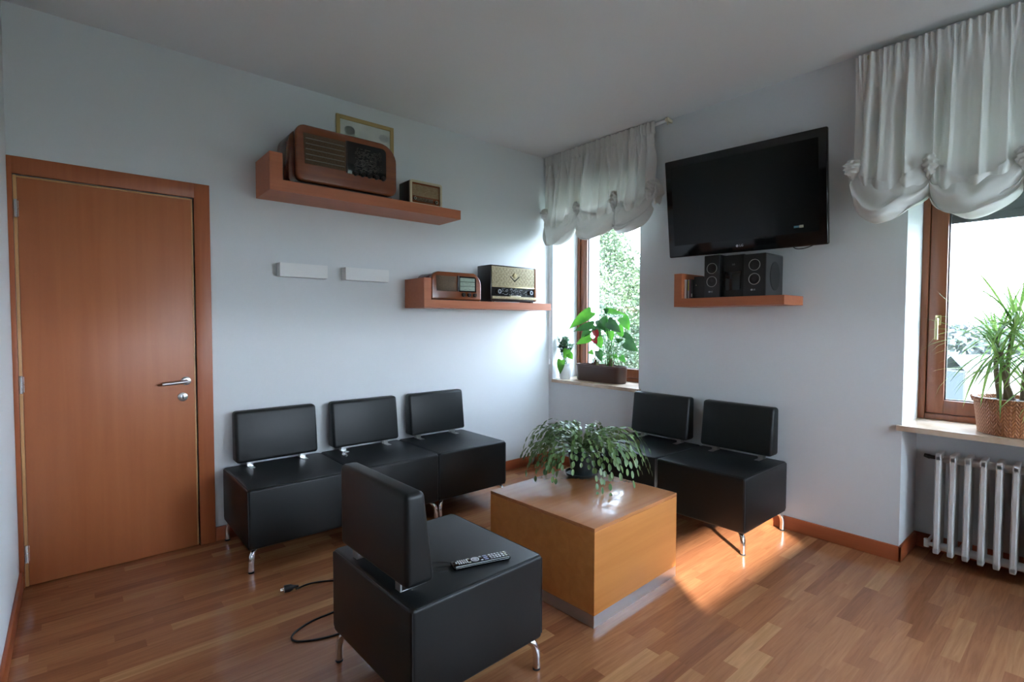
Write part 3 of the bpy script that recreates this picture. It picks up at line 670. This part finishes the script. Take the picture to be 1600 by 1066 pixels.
# ------------------------------------------------------------------ radiator
t = thing('radiator', 'white cast iron column radiator in the niche below the right window', 'radiator', (.10, -3.0, .065))
for i in range(14):
    y = -i*.0625; bm = BM()
    for k, x in enumerate((.0, .055, .11)):
        wv = .0135
        add_prism(bm, [(x+a_*.0175, y+b_*wv) for a_, b_ in ((-1, -.55), (-.5, -1), (.5, -1), (1, -.55), (1, .55), (.5, 1), (-.5, 1), (-1, .55))], 'z', .012, .562)
    add_prism(bm, rounded(-.0175, .1275, .535, .572, (.004, .004, .016, .016), 4), 'y', y-.0125, y+.0125, bev=.004)
    add_prism(bm, rounded(-.0175, .1275, .0, .035, (.016, .016, .004, .004), 4), 'y', y-.0125, y+.0125, bev=.004)
    obj('column', bm, 'radiator', t)
bm = BM()
for z in (.030, .535): add_tube(bm, [(.055, .018, z), (.055, -.83, z)], .022, 16)
obj('manifold', bm, 'radiator', t)
bm = BM(); add_tube(bm, [(.055, .018, .535), (.055, .055, .535)], .010, 12); add_tube(bm, [(.055, .048, .535), (.055, .075, .54)], [.013, .010], 12); add_tube(bm, [(.03, .065, .54), (.085, .065, .54)], .004, 8); obj('air_valve', bm, 'matblack', t)
bm = BM(); add_tube(bm, [(.055, .018, .030), (.055, .060, .030)], .012, 12); add_tube(bm, [(.055, .052, .010), (.055, .052, .055)], .013, 14); add_tube(bm, smooth_curve([(.055, .052, .03), (.12, .052, .03), (.249, .052, .03)], 4), .009, 10); obj('valve', bm, 'white', t)
bm = BM()
for y in (-.09, -.72): add_box(bm, .10, .2495, y-.008, y+.008, .015, .03)
obj('bracket', bm, 'radiator', t)

# ------------------------------------------------------------------ curtains
def curtain(label, loc, ties, ztop, ztie, zcusp, zbot, extra_tail, seed, deep=1.):
    """Austrian blind: ties = y positions (decreasing)."""
    t = thing('gathered_curtain', label, 'curtain', loc)
    y0, y1 = ties[0], ties[-1]; Wc = y0-y1; NU = int(Wc*330); NV = 120; rnd = random.Random(seed)
    ph = [rnd.random()*6.28 for _ in range(8)]
    def col(u):
        y = y0-u*Wc; i = 0
        while i < len(ties)-2 and y < ties[i+1]: i += 1
        s = (ties[i]-y)/(ties[i]-ties[i+1]); s = min(1, max(0, s)); return y, i, s
    def lerp(a, b, s): return a+(b-a)*s
    bm = BM(); grid = []
    for a in range(NU+1):
        u = a/NU; y, i, s = col(u); sn = math.sin(PI*s)
        zt = lerp(ztie[i], ztie[i+1], s); zc = lerp(zcusp[i], zcusp[i+1], s)
        zb = zc-(zc-zbot[i])*sn**.62
        zk = zt-(zt-zb)*.40*sn**.8
        warp = noise.noise(Vector((y*9, seed, 0)))*1.9
        f_hi = math.sin(y*2*PI/.030+ph[0]+noise.noise(Vector((y*16, 3, seed)))*3)
        f_lo = math.sin(y*2*PI/.095+ph[1]+warp*2.0)
        f_md = math.sin(y*2*PI/.058+ph[2]+warp)
        colv = []
        L1 = ztop-zk
        for b in range(NV+1):
            v = b/NV
            if v < .5:
                q = v/.5; z = ztop-L1*q; dtop = (ztop-z)
                if dtop < .085: amp = .0115*f_hi+.005*f_md; out = 0
                else:
                    k = min(1, (dtop-.085)/.25); k = k*k*(3-2*k)
                    amp = (1-k)*(.006*f_hi+.008*f_md)+k*(.036*(f_lo if f_lo > 0 else f_lo*.6)+.010*f_md)
                pinch = math.exp(-((dtop-.085)/.012)**2)*.007
                bul = (.012+.055*sn)*q**2.2
                endf = math.exp(-((min(s, 1-s))/.13)**2)*q**3
                amp *= deep*(1-.55*endf)*(1-.55*q**4)
                x = -bul+amp+pinch; yy2 = y+.010*math.sin(y*2*PI/.105+ph[3]+warp*1.6)*min(1, dtop/.3)
                # folds lean towards the ties
                tgt = ties[i] if s < .5 else ties[i+1]; yy2 += (tgt-y)*.22*q**5*(1-sn)
                xk, amp_k = x, amp
            else:
                q = (v-.5)/.5; B = .022+.11*sn; hz = zk-zb
                ang = q*PI*1.28-.12
                cx = xk; z = zk-hz*math.sin(min(ang, PI/2)) if ang < PI/2 else zb+min(hz, .16+.05*sn)*(1-math.cos((ang-PI/2)*1.0))*.75
                x = xk-B*(1-math.cos(ang*1.0))*.55 if ang < PI*.62 else xk-B*(1-math.cos(PI*.62))*.55+B*.95*(1-math.cos(ang-PI*.62))
                nfold = 3.1+.5*math.sin(ph[4]+i)
                rp = math.sin(q*2*PI*nfold+2.6*noise.noise(Vector((y*7, q*2.5, seed)))+ph[5]+i*1.7+1.0*math.cos(PI*s))
                am = (.020+.004*(1-sn))*min(1, q*6)*(1 if q < .62 else max(0, 1-(q-.62)*4))
                x += -am*rp*.8-amp_k*min(1, q*2.6); z += am*rp*.55
                x -= .010*noise.noise(Vector((y*14, q*5, seed+4)))+.0045*math.sin(q*2*PI*8+3.5*noise.noise(Vector((y*9, q*3, seed+7)))+i)*min(1, q*5)*(1 if q < .6 else max(0, 1-(q-.6)*4))
                z += .012*noise.noise(Vector((y*11, q*4, seed+9)))*min(1, q*4)
                yy2 = y+(( ties[i] if s < .5 else ties[i+1])-y)*.22*(1-sn)*(1-q)
            colv.append(bm.verts.new((x, yy2-loc[1], z-loc[2])))
        grid.append(colv)
    for a in range(NU):
        for b in range(NV): bm.faces.new((grid[a][b], grid[a+1][b], grid[a+1][b+1], grid[a][b+1]))
    c = obj('cloth', bm, 'satin', t, angle=80)
    # gathered ruches at the ties
    for k, (ty, tz) in enumerate(zip(ties, ztie)):
        bm = BM(); n1, n2 = 40, 36; rg = []
        ww = .030+(.012 if k in (0, len(ties)-1) else 0)
        for a in range(n1+1):
            q = a/n1; z = tz+.030-q*(.030+(tz-zcusp[k])*.60); env = math.sin(PI*(.12+.88*q)**.8)
            ring = []
            for b in range(n2):
                th = 2*PI*b/n2; rr = 1+.14*math.sin(q*30+3.0*math.sin(th+k*2)+2.2*math.sin(th*2+k))+.42*noise.noise(Vector((math.cos(th)*2.2, math.sin(th)*2.2, q*7+k*5)))
                ring.append(bm.verts.new((-.030+math.cos(th)*.032*env*rr, ty-loc[1]+math.sin(th)*ww*env*rr+(-.008 if k == 0 else .008 if k == len(ties)-1 else 0), z-loc[2])))
            rg.append(ring)
        for a in range(n1):
            for b in range(n2): bm.faces.new((rg[a][b], rg[a][(b+1) % n2], rg[a+1][(b+1) % n2], rg[a+1][b]))
        bm.faces.new(rg[0][::-1]); bm.faces.new(rg[-1]); obj('ruche', bm, 'satin', t, angle=80)
    if extra_tail:   # loose frill hanging at the end nearest the television
        bm = BM(); n1, n2 = 24, 10; g = []
        for a in range(n1+1):
            q = a/n1; row = []
            for b in range(n2+1):
                s = b/n2; row.append(bm.verts.new((-.02+.03*math.sin(s*11+q*5)*(.3+s), y1-loc[1]-.015-s*.075*(.5+.5*math.sin(PI*q)), ztie[-1]+.02-q*.17+.012*math.sin(s*9+q*16)-loc[2])))
            g.append(row)
        for a in range(n1):
            for b in range(n2): bm.faces.new((g[a][b], g[a][b+1], g[a+1][b+1], g[a+1][b]))
        obj('frill', bm, 'satin', t, angle=80)
    return t
XC = -.085
cu1 = curtain('ivory satin gathered curtain over the corner window', (XC, -.05, 2.93), [-.045, -.46, -.875, -1.245], 2.945, [2.42, 2.42, 2.435, 2.45], [2.26, 2.24, 2.18, 2.28], [2.062, 2.075, 2.085], True, 3, 1.45)
cu2 = curtain('ivory satin gathered curtain over the right window, cut by the picture edge', (XC-.02, -2.6, 2.9), [-2.605, -2.965, -3.32, -3.68, -4.04], 2.898, [2.275, 2.225, 2.18, 2.19, 2.22], [2.13, 2.04, 2.02, 2.03, 2.08], [1.925, 1.885, 1.88, 1.89], False, 8)
def rod(label, ya, yb, z, x):
    t = thing('curtain_rod', label, 'curtain rod', (x, ya, z))
    bm = BM(); add_box(bm, .026, .040, yb-ya, 0, -.012, .012, bev=.003); obj('rail', bm, 'white', t)
    for e in (yb-ya+.005, -.03):
        bm = BM(); add_box(bm, .012, -x-.0006 if False else -x-.0006, e-.010, e+.010, -.010, .014, bev=.002); add_lathe(bm, [(.0, -.014), (.012, -.012), (.016, 0), (.012, .012), (0, .014)], 14, Matrix.Translation((.024, e, .006)) @ Matrix.Rotation(PI/2, 4, 'X')); add_tube(bm, [(.03, e, -.006), (.03, e, -.030)], .005, 8)
        obj('bracket', bm, 'cream', t)
    return t
rod('cream curtain rail end above the corner window, near the television', -.02, -1.345, 2.926, XC)
rod('curtain rail above the right window', -2.64, -4.08, 2.88, XC-.02)
# pull cord
t = thing('pull_cord', 'white blind cord with small tassel hanging in the corner by the lower shelf', 'cord', (-.062, -.068, .965))
bm = BM(); add_tube(bm, [(0, 0, .055), (-.001, .001, .6), (0, 0, 1.42)], .0016, 6); add_tube(bm, [(.003, -.006, .075), (.002, -.005, 1.42)], .0014, 6); obj('cord', bm, 'white', t)
bm = BM(); add_lathe(bm, [(.010, 0), (.0095, .03), (.004, .052), (.002, .06)], 14); obj('tassel', bm, 'wh_pot', t)

# ------------------------------------------------------------------ plants
def leafquad(bm, base, d, n, ln, wd, droop=.0, segs=5, shape='lance', fold=.0):
    """leaf as a strip with width profile; d direction, n normal-ish"""
    d = d.normalized(); side = d.cross(n).normalized(); p = Vector(base); rows = []; cur = d.copy()
    for i in range(segs+1):
        q = i/segs
        if shape == 'lance': wv = wd*math.sin(PI*min(.999, max(.001, .06+.94*q)))**.6*(1-q**3*.6)
        elif shape == 'heart': wv = wd*(1.0*math.sin(PI*(q*.86+.14))**.75)*(1.15-.55*q)
        elif shape == 'seg': wv = wd*(.35+.65*math.sin(PI*q)**.5)
        else: wv = wd
        if i == segs: wv *= .12 if shape != 'seg' else .6
        nn_ = side.cross(cur).normalized()
        rows.append((bm.verts.new(p-side*wv+nn_*fold*wv), bm.verts.new(p), bm.verts.new(p+side*wv+nn_*fold*wv)))
        cur = (cur+Vector((0, 0, -droop/segs))).normalized(); p = p+cur*(ln/segs)
    for i in range(segs):
        a, b = rows[i], rows[i+1]
        bm.faces.new((a[0], a[1], b[1], b[0])); bm.faces.new((a[1], a[2], b[2], b[1]))
    return p
# holiday cactus on the table
PX, PY = -1.262, -1.56
t = thing('potted_plant', 'drooping green holiday cactus in a dark pot on the coffee table', 'plant', (PX, PY, TH))
bm = BM(); add_lathe(bm, [(.085, 0), (.098, .004), (.104, .020), (.100, .020), (.094, .007), (0, .006)], 40); obj('saucer', bm, 'pl_pot', t)
bm = BM(); add_lathe(bm, [(.066, .007), (.078, .09), (.086, .135), (.091, .137), (.091, .155), (.086, .155), (.082, .135), (0, .135)], 40); obj('pot', bm, 'pl_pot', t)
bm = BM(); add_lathe(bm, [(.0815, .1352), (.05, .145), (0, .148)], 24); obj('soil', bm, 'soil', t)
bm = BM(); rnd = random.Random(11)
for k in range(150):
    az = rnd.random()*2*PI; el = rnd.uniform(.35, 1.45); r0 = rnd.random()**.5*.05
    p = Vector((r0*math.cos(az), r0*math.sin(az), .145)); a2 = az+rnd.uniform(-.3, .3)
    reach = rnd.uniform(.6, 1.25)*(1+.12*math.cos(az+.75))
    d = Vector((math.cos(a2)*math.cos(el), math.sin(a2)*math.cos(el), math.sin(el)))
    ns = rnd.randint(8, 11); sl = .034*reach**.5
    for j in range(ns):
        outw = Vector((math.cos(a2), math.sin(a2), 0)); roll = rnd.uniform(-.5, .5)
        nrm = (Vector((0, 0, 1))+outw*.4).normalized(); nrm.rotate(Matrix.Rotation(roll, 3, d))
        if abs(d.dot(nrm)) > .95: nrm = outw
        p = leafquad(bm, p, d, nrm, sl*1.06, .0095, 0, 4, 'seg', .15)
        q = j/ns
        if q < .45: d = (d+outw*.30*reach+Vector((0, 0, -.12))).normalized()
        else: d = (d+Vector((rnd.uniform(-.08, .08), rnd.uniform(-.08, .08), -.62))).normalized()
        d = (d+Vector((rnd.uniform(-.1, .1), rnd.uniform(-.1, .1), 0))).normalized()
        if p.z < .012: break
        if j == 4 and rnd.random() < .5:
            d2 = (d+Vector((rnd.uniform(-.6, .6), rnd.uniform(-.6, .6), .0))).normalized(); p2 = p.copy()
            for jj in range(4):
                p2 = leafquad(bm, p2, d2, nrm, sl, .0085, 0, 4, 'seg', .15); d2 = (d2+Vector((0, 0, -.5))).normalized()
                if p2.z < .02: break
ztop_ = max(v.co.z for v in bm.verts)
for v in bm.verts:
    if v.co.z > .12: v.co.z = .12+(v.co.z-.12)*min(1, .235/(ztop_-.12))
obj('foliage', bm, 'cactus', t, smooth=False)
# planter with anthuriums
t = thing('flower_planter', 'oval brown glazed planter with leafy anthuriums on the corner window sill', 'plant', (.175, -.515, .818))
bm = BM(); n = 48
def stad(r, hl, z): return [Vector((r*math.cos(a), (hl if math.sin(a) > 0 else -hl)+r*math.sin(a), z)) for a in [2*PI*i/n for i in range(n)]]
rs = [(.070, 0), (.078, .012), (.082, .14), (.086, .142), (.086, .156), (.078, .156), (.076, .13)]
rings = [[bm.verts.new(p) for p in stad(r, .195, z)] for r, z in rs]
for i in range(len(rings)-1):
    for k in range(n): bm.faces.new((rings[i][k], rings[i][(k+1) % n], rings[i+1][(k+1) % n], rings[i+1][k]))
bm.faces.new(rings[0][::-1]); obj('pot', bm, 'br_pot', t)
bm = BM(); bm.faces.new([bm.verts.new(p) for p in stad(.077, .195, .132)]); obj('soil', bm, 'soil', t)
rnd = random.Random(21)
bm = BM(); bs = BM(); br = BM()
for cy in (.07, -.10):
    for i in range(26):
        a = rnd.random()*2*PI; r = rnd.random()*.035; h = rnd.uniform(.03, .10)
        add_tube(br, [(r*math.cos(a), cy+r*math.sin(a), .125), (r*1.4*math.cos(a+.3), cy+r*1.4*math.sin(a+.3), .13+h)], [.005, .003], 6)
def heart_leaf(bmx, B, D, wd, cup=.18, arch=.12):
    B = Vector(B); D = Vector(D); ln = D.length; d = D.normalized(); n0 = Vector((-.72, -.42, .5)); n0 = (n0-d*n0.dot(d)).normalized(); sd = d.cross(n0)
    prof = [(-.10, .52, .78), (-.04, .25, .98), (.06, 0, 1.04), (.2, 0, 1.06), (.36, 0, .98), (.52, 0, .82), (.68, 0, .60), (.84, 0, .32), (1.0, 0, .02)]
    rows = []
    for q, inner, f in prof:
        row = []
        for k in (-1, -.55, 0, .55, 1):
            u = k if inner == 0 else (inner+(1-inner)*abs(k))*(1 if k > 0 else -1 if k < 0 else 0)
            qq = q if k != 0 or inner == 0 else .03*prof.index((q, inner, f))-.02
            h = cup*abs(u)*wd*.5-arch*ln*max(0, q)**2
            row.append(bmx.verts.new(B+d*ln*qq+sd*u*f*wd*.5+n0*h))
        rows.append(row)
    for i in range(len(rows)-1):
        for k in range(4): bmx.faces.new((rows[i][k], rows[i][k+1], rows[i+1][k+1], rows[i+1][k]))
T0 = Vector((.175, -.515, .818)); bd = BM()
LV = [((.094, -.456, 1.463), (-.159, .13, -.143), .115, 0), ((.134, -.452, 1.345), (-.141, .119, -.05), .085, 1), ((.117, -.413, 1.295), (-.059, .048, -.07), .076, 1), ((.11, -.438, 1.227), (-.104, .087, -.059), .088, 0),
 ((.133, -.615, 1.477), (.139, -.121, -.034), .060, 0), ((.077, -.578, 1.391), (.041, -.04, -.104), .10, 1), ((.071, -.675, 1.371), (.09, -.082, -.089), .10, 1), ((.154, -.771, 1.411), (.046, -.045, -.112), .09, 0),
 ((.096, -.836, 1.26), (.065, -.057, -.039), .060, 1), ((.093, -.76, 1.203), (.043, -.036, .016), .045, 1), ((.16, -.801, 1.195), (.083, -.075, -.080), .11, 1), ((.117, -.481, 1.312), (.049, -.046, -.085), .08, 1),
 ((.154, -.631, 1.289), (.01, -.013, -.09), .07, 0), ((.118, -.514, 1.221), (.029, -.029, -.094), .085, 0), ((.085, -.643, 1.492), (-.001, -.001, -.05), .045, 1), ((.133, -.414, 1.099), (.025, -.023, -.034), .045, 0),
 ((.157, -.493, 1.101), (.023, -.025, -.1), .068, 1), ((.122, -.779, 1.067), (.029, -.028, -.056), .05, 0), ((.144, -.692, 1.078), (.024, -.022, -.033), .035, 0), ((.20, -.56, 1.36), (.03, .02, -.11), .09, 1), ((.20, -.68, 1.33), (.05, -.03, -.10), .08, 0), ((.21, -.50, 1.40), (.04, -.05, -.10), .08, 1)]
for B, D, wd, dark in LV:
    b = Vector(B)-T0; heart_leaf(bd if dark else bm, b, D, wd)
    root = Vector((rnd.uniform(-.02, .02), (.07 if b.y > -.02 else -.10)+rnd.uniform(-.03, .03), .15))
    add_tube(bs, smooth_curve([root, root.lerp(b, .55)+Vector((0, 0, .035)), b], 5), .0022, 6)
for i in range(14):
    a = rnd.uniform(-.03, .03); add_tube(bs, smooth_curve([(a, -.10+rnd.uniform(-.03, .03), .15), (a*1.4, -.10+rnd.uniform(-.04, .04), .25), (a*2, -.10+rnd.uniform(-.05, .05), .38)], 3), .0018, 5)
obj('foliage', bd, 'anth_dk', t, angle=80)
obj('foliage', bm, 'anth', t); obj('stems', bs, 'anth', t); obj('roots', br, 'root', t)
bm = BM(); heart_leaf(bm, (-.075, .012, .475), (.02, -.015, -.075), .055); heart_leaf(bm, (-.08, .022, .40), (.01, -.03, -.05), .05); obj('flower', bm, 'red', t)
bm = BM(); add_tube(bm, [(.01, .03, .14), (.012, .035, .50)], .0022, 6); obj('support_stick', bm, 'root', t)
# small white pot
t = thing('potted_plant', 'small leafy plant in a white pot at the left end of the corner sill', 'plant', (.075, -.150, .818))
bm = BM(); add_lathe(bm, [(.048, 0), (.056, .02), (.060, .135), (.064, .138), (.064, .148), (.058, .148), (.056, .12), (0, .12)], 36); obj('pot', bm, 'wh_pot', t)
bm = BM(); add_lathe(bm, [(.0555, .1205), (.02, .128), (0, .13)], 20); obj('soil', bm, 'soil', t)
bm = BM(); bs = BM(); rnd = random.Random(31)
for k in range(14):
    a = rnd.random()*2*PI; top = Vector((rnd.uniform(-.07, .05), rnd.uniform(-.07, .085), rnd.uniform(.25, .42)))
    add_tube(bs, smooth_curve([(0.01*math.cos(a), .01*math.sin(a), .125), top*.6+Vector((0, 0, .05)), top], 3), .003, 6)
    for j in range(34):
        q = rnd.random(); p = Vector((0, 0, .17)).lerp(top, .45+.6*q); d = Vector((rnd.uniform(-1, 1), rnd.uniform(-1, 1), rnd.uniform(-.2, .7))).normalized()
        leafquad(bm, p, d, Vector((rnd.uniform(-.3, .3), rnd.uniform(-.3, .3), 1)), rnd.uniform(.026, .040), .012, .2, 4, 'lance', .1)
for v in bm.verts: v.co.y = min(v.co.y, .088)
obj('foliage', bm, 'succ', t); obj('stems', bs, 'succ', t)
bm = BM(); heart_leaf(bm, (-.066, -.012, .185), (-.012, .008, -.135), .075); heart_leaf(bm, (-.05, -.075, .29), (-.03, .01, -.085), .07); heart_leaf(bm, (-.055, -.10, .25), (.01, -.04, -.05), .06); obj('large_leaf', bm, 'anth', t)
# dragon tree in a wicker basket
t = thing('potted_plant', 'spiky dragon tree in a wicker basket on the right window sill', 'plant', (.148, -3.29, .787))
bm = BM(); add_lathe(bm, [(.132, 0), (.140, .004), (.158, .165), (.166, .170), (.168, .182), (.164, .192), (.154, .192), (.150, .17), (0, .17)], 64); obj('basket', bm, 'wicker', t)
bm = BM()
for k in range(60):
    a = 2*PI*k/60; b = 2*PI*(k+.5)/60; add_tube(bm, [(.162*math.cos(a), .162*math.sin(a), .166), (.170*math.cos(b), .170*math.sin(b), .192)], .0035, 5)
obj('woven_rim', bm, 'wicker', t)
bm = BM(); add_lathe(bm, [(.1495, .1705), (.08, .178), (0, .18)], 24); obj('soil', bm, 'soil', t)
rnd = random.Random(41); bl = BM(); bt = BM()
heads = [((.02, .055, .175), (-.01, .07, .52), 56, 1.0), ((.0, .03, .175), (-.03, .0, .60), 56, 1.0), ((.03, -.03, .175), (.0, -.07, .50), 50, .95), ((-.03, -.06, .175), (-.05, -.13, .38), 44, .8), ((-.03, .0, .175), (-.06, .05, .43), 40, .75)]
for b, h, nl, sc in heads:
    b = Vector(b); h = Vector(h); c = smooth_curve([b, (b+h)/2+Vector((.01, .012, 0)), h], 6); add_tube(bt, c, [.0135-.004*i/len(c) for i in range(len(c))], 10)
    for k in range(nl):
        az = rnd.random()*2*PI; el = rnd.uniform(-.55, 1.35); ln = rnd.uniform(.28, .46)*sc
        if math.cos(az) > .25: ln *= .62
        d = Vector((math.cos(az)*math.cos(el), math.sin(az)*math.cos(el), math.sin(el)))
        leafquad(bl, h-Vector((0, 0, rnd.uniform(0, .09))), d, Vector((0, 0, 1)) if abs(el) < 1.1 else Vector((math.cos(az), math.sin(az), 0)), ln, .0050*sc+.002, rnd.uniform(.3, 1.7), 9, 'lance', .25)
for v in bl.verts:
    v.co.x = min(v.co.x, .185)
    if v.co.y > .30: v.co.y = .30+(v.co.y-.30)*.45
obj('foliage', bl, 'drac', t, smooth=False); obj('stems', bt, 'trunk', t)

# ------------------------------------------------------------------ outside
bm = BM(); add_box(bm, -60, 160, -120, 120, -3.6, -3.2); struct('ground', bm, 'grass', 'pale green meadow outside the windows', 'ground')
def tree(label, x, y, base, top, R, nleaf, seed, lsz=.16, group=None, mk='tree'):
    t = thing('tree', label, 'tree', (x, y, base), 0, group); rnd = random.Random(seed); Hh = top-base
    bm = BM(); add_tube(bm, [(0, 0, 0), (.05, 0, Hh*.3), (.1, .05, Hh*.85)], [.16, .12, .03], 10); obj('trunk', bm, 'trunk', t)
    bm = BM(); cz = Hh*.56; rz = Hh*.44
    for k in range(nleaf):
        th = rnd.random()*2*PI; u = rnd.uniform(-1, 1); rr = rnd.uniform(.72, 1)**.5
        nzv = 1+.20*noise.noise(Vector((math.cos(th)*2.2, math.sin(th)*2.2, u*3+seed)))
        sq = math.sqrt(1-u*u)*(1-.25*max(0, u)); p = Vector((R*rr*nzv*sq*math.cos(th), R*rr*nzv*sq*math.sin(th), cz+rz*rr*nzv*u))
        d = Vector((rnd.uniform(-1, 1), rnd.uniform(-1, 1), rnd.uniform(-1, .6))).normalized(); s = d.orthogonal().normalized(); s.rotate(Matrix.Rotation(rnd.random()*6.28, 3, d)); q = lsz*rnd.uniform(.5, 1.1)
        a = bm.verts.new(p); b = bm.verts.new(p+d*q*.5+s*q*.28); c = bm.verts.new(p+d*q); e = bm.verts.new(p+d*q*.5-s*q*.28); bm.faces.new((a, b, c, e))
    obj('crown', bm, mk, t, smooth=False); return t
tree('leafy green tree filling the corner window', 4.1, 3.35, -3.2, 3.75, 1.75, 90000, 2, .085)
for i, (x, y, h, R, lb) in enumerate(((84, 36, 2.7, 7, 'hazy distant tree far behind the corner window tree'), (88, 21, 1.7, 6.5, 'hazy distant tree left of the shed outside'), (92, 6, 2.9, 7, 'hazy distant tree behind the shed outside'), (90, -9, 1.3, 6.5, 'hazy distant tree right of the shed outside'))):
    tree(lb, x, y, -3.2, h-1.2, R, 1500, 20+i, 1.6, 'distant trees beyond the right window', 'far')
ra = math.radians(-37); hx, hy = 1.6, .62
t = thing('shed', 'small pale shed with sheet roof outside the right window', 'shed', (30.1+hx*math.cos(ra)-hy*math.sin(ra), 1.03+hx*math.sin(ra)+hy*math.cos(ra), -3.2), ra)
obj('shed_wall', boxes((-hx, hx, -hy, hy, 0, 2.2)), 'shed_wall2', t, smooth=False)
obj('shed_dark_end', boxes((-hx-.04, -hx-.001, -hy+.05, hy-.05, .05, 2.1)), 'shed_wall', t, smooth=False)  # thin sheet making this end face darker than the other walls
bm = BM(); add_prism(bm, [(-hy-.2, 2.2), (0, 2.9), (hy+.2, 2.2), (hy+.2, 2.27), (0, 2.98), (-hy-.2, 2.27)], 'x', -hx-.2, hx+.2); obj('roof', bm, 'roof_sheet', t, smooth=False)
bm = BM(); pts = [(9 + 22*i/24, -3.3+3.2*math.sin(i/24*2.6)) for i in range(25)]
va = [bm.verts.new((x, y-.9, -3.19)) for x, y in pts]; vb = [bm.verts.new((x, y+.9, -3.19)) for x, y in pts]
for i in range(24): bm.faces.new((va[i], va[i+1], vb[i+1], vb[i]))
struct('path', bm, 'path', 'pale gravel path in the meadow', 'path')
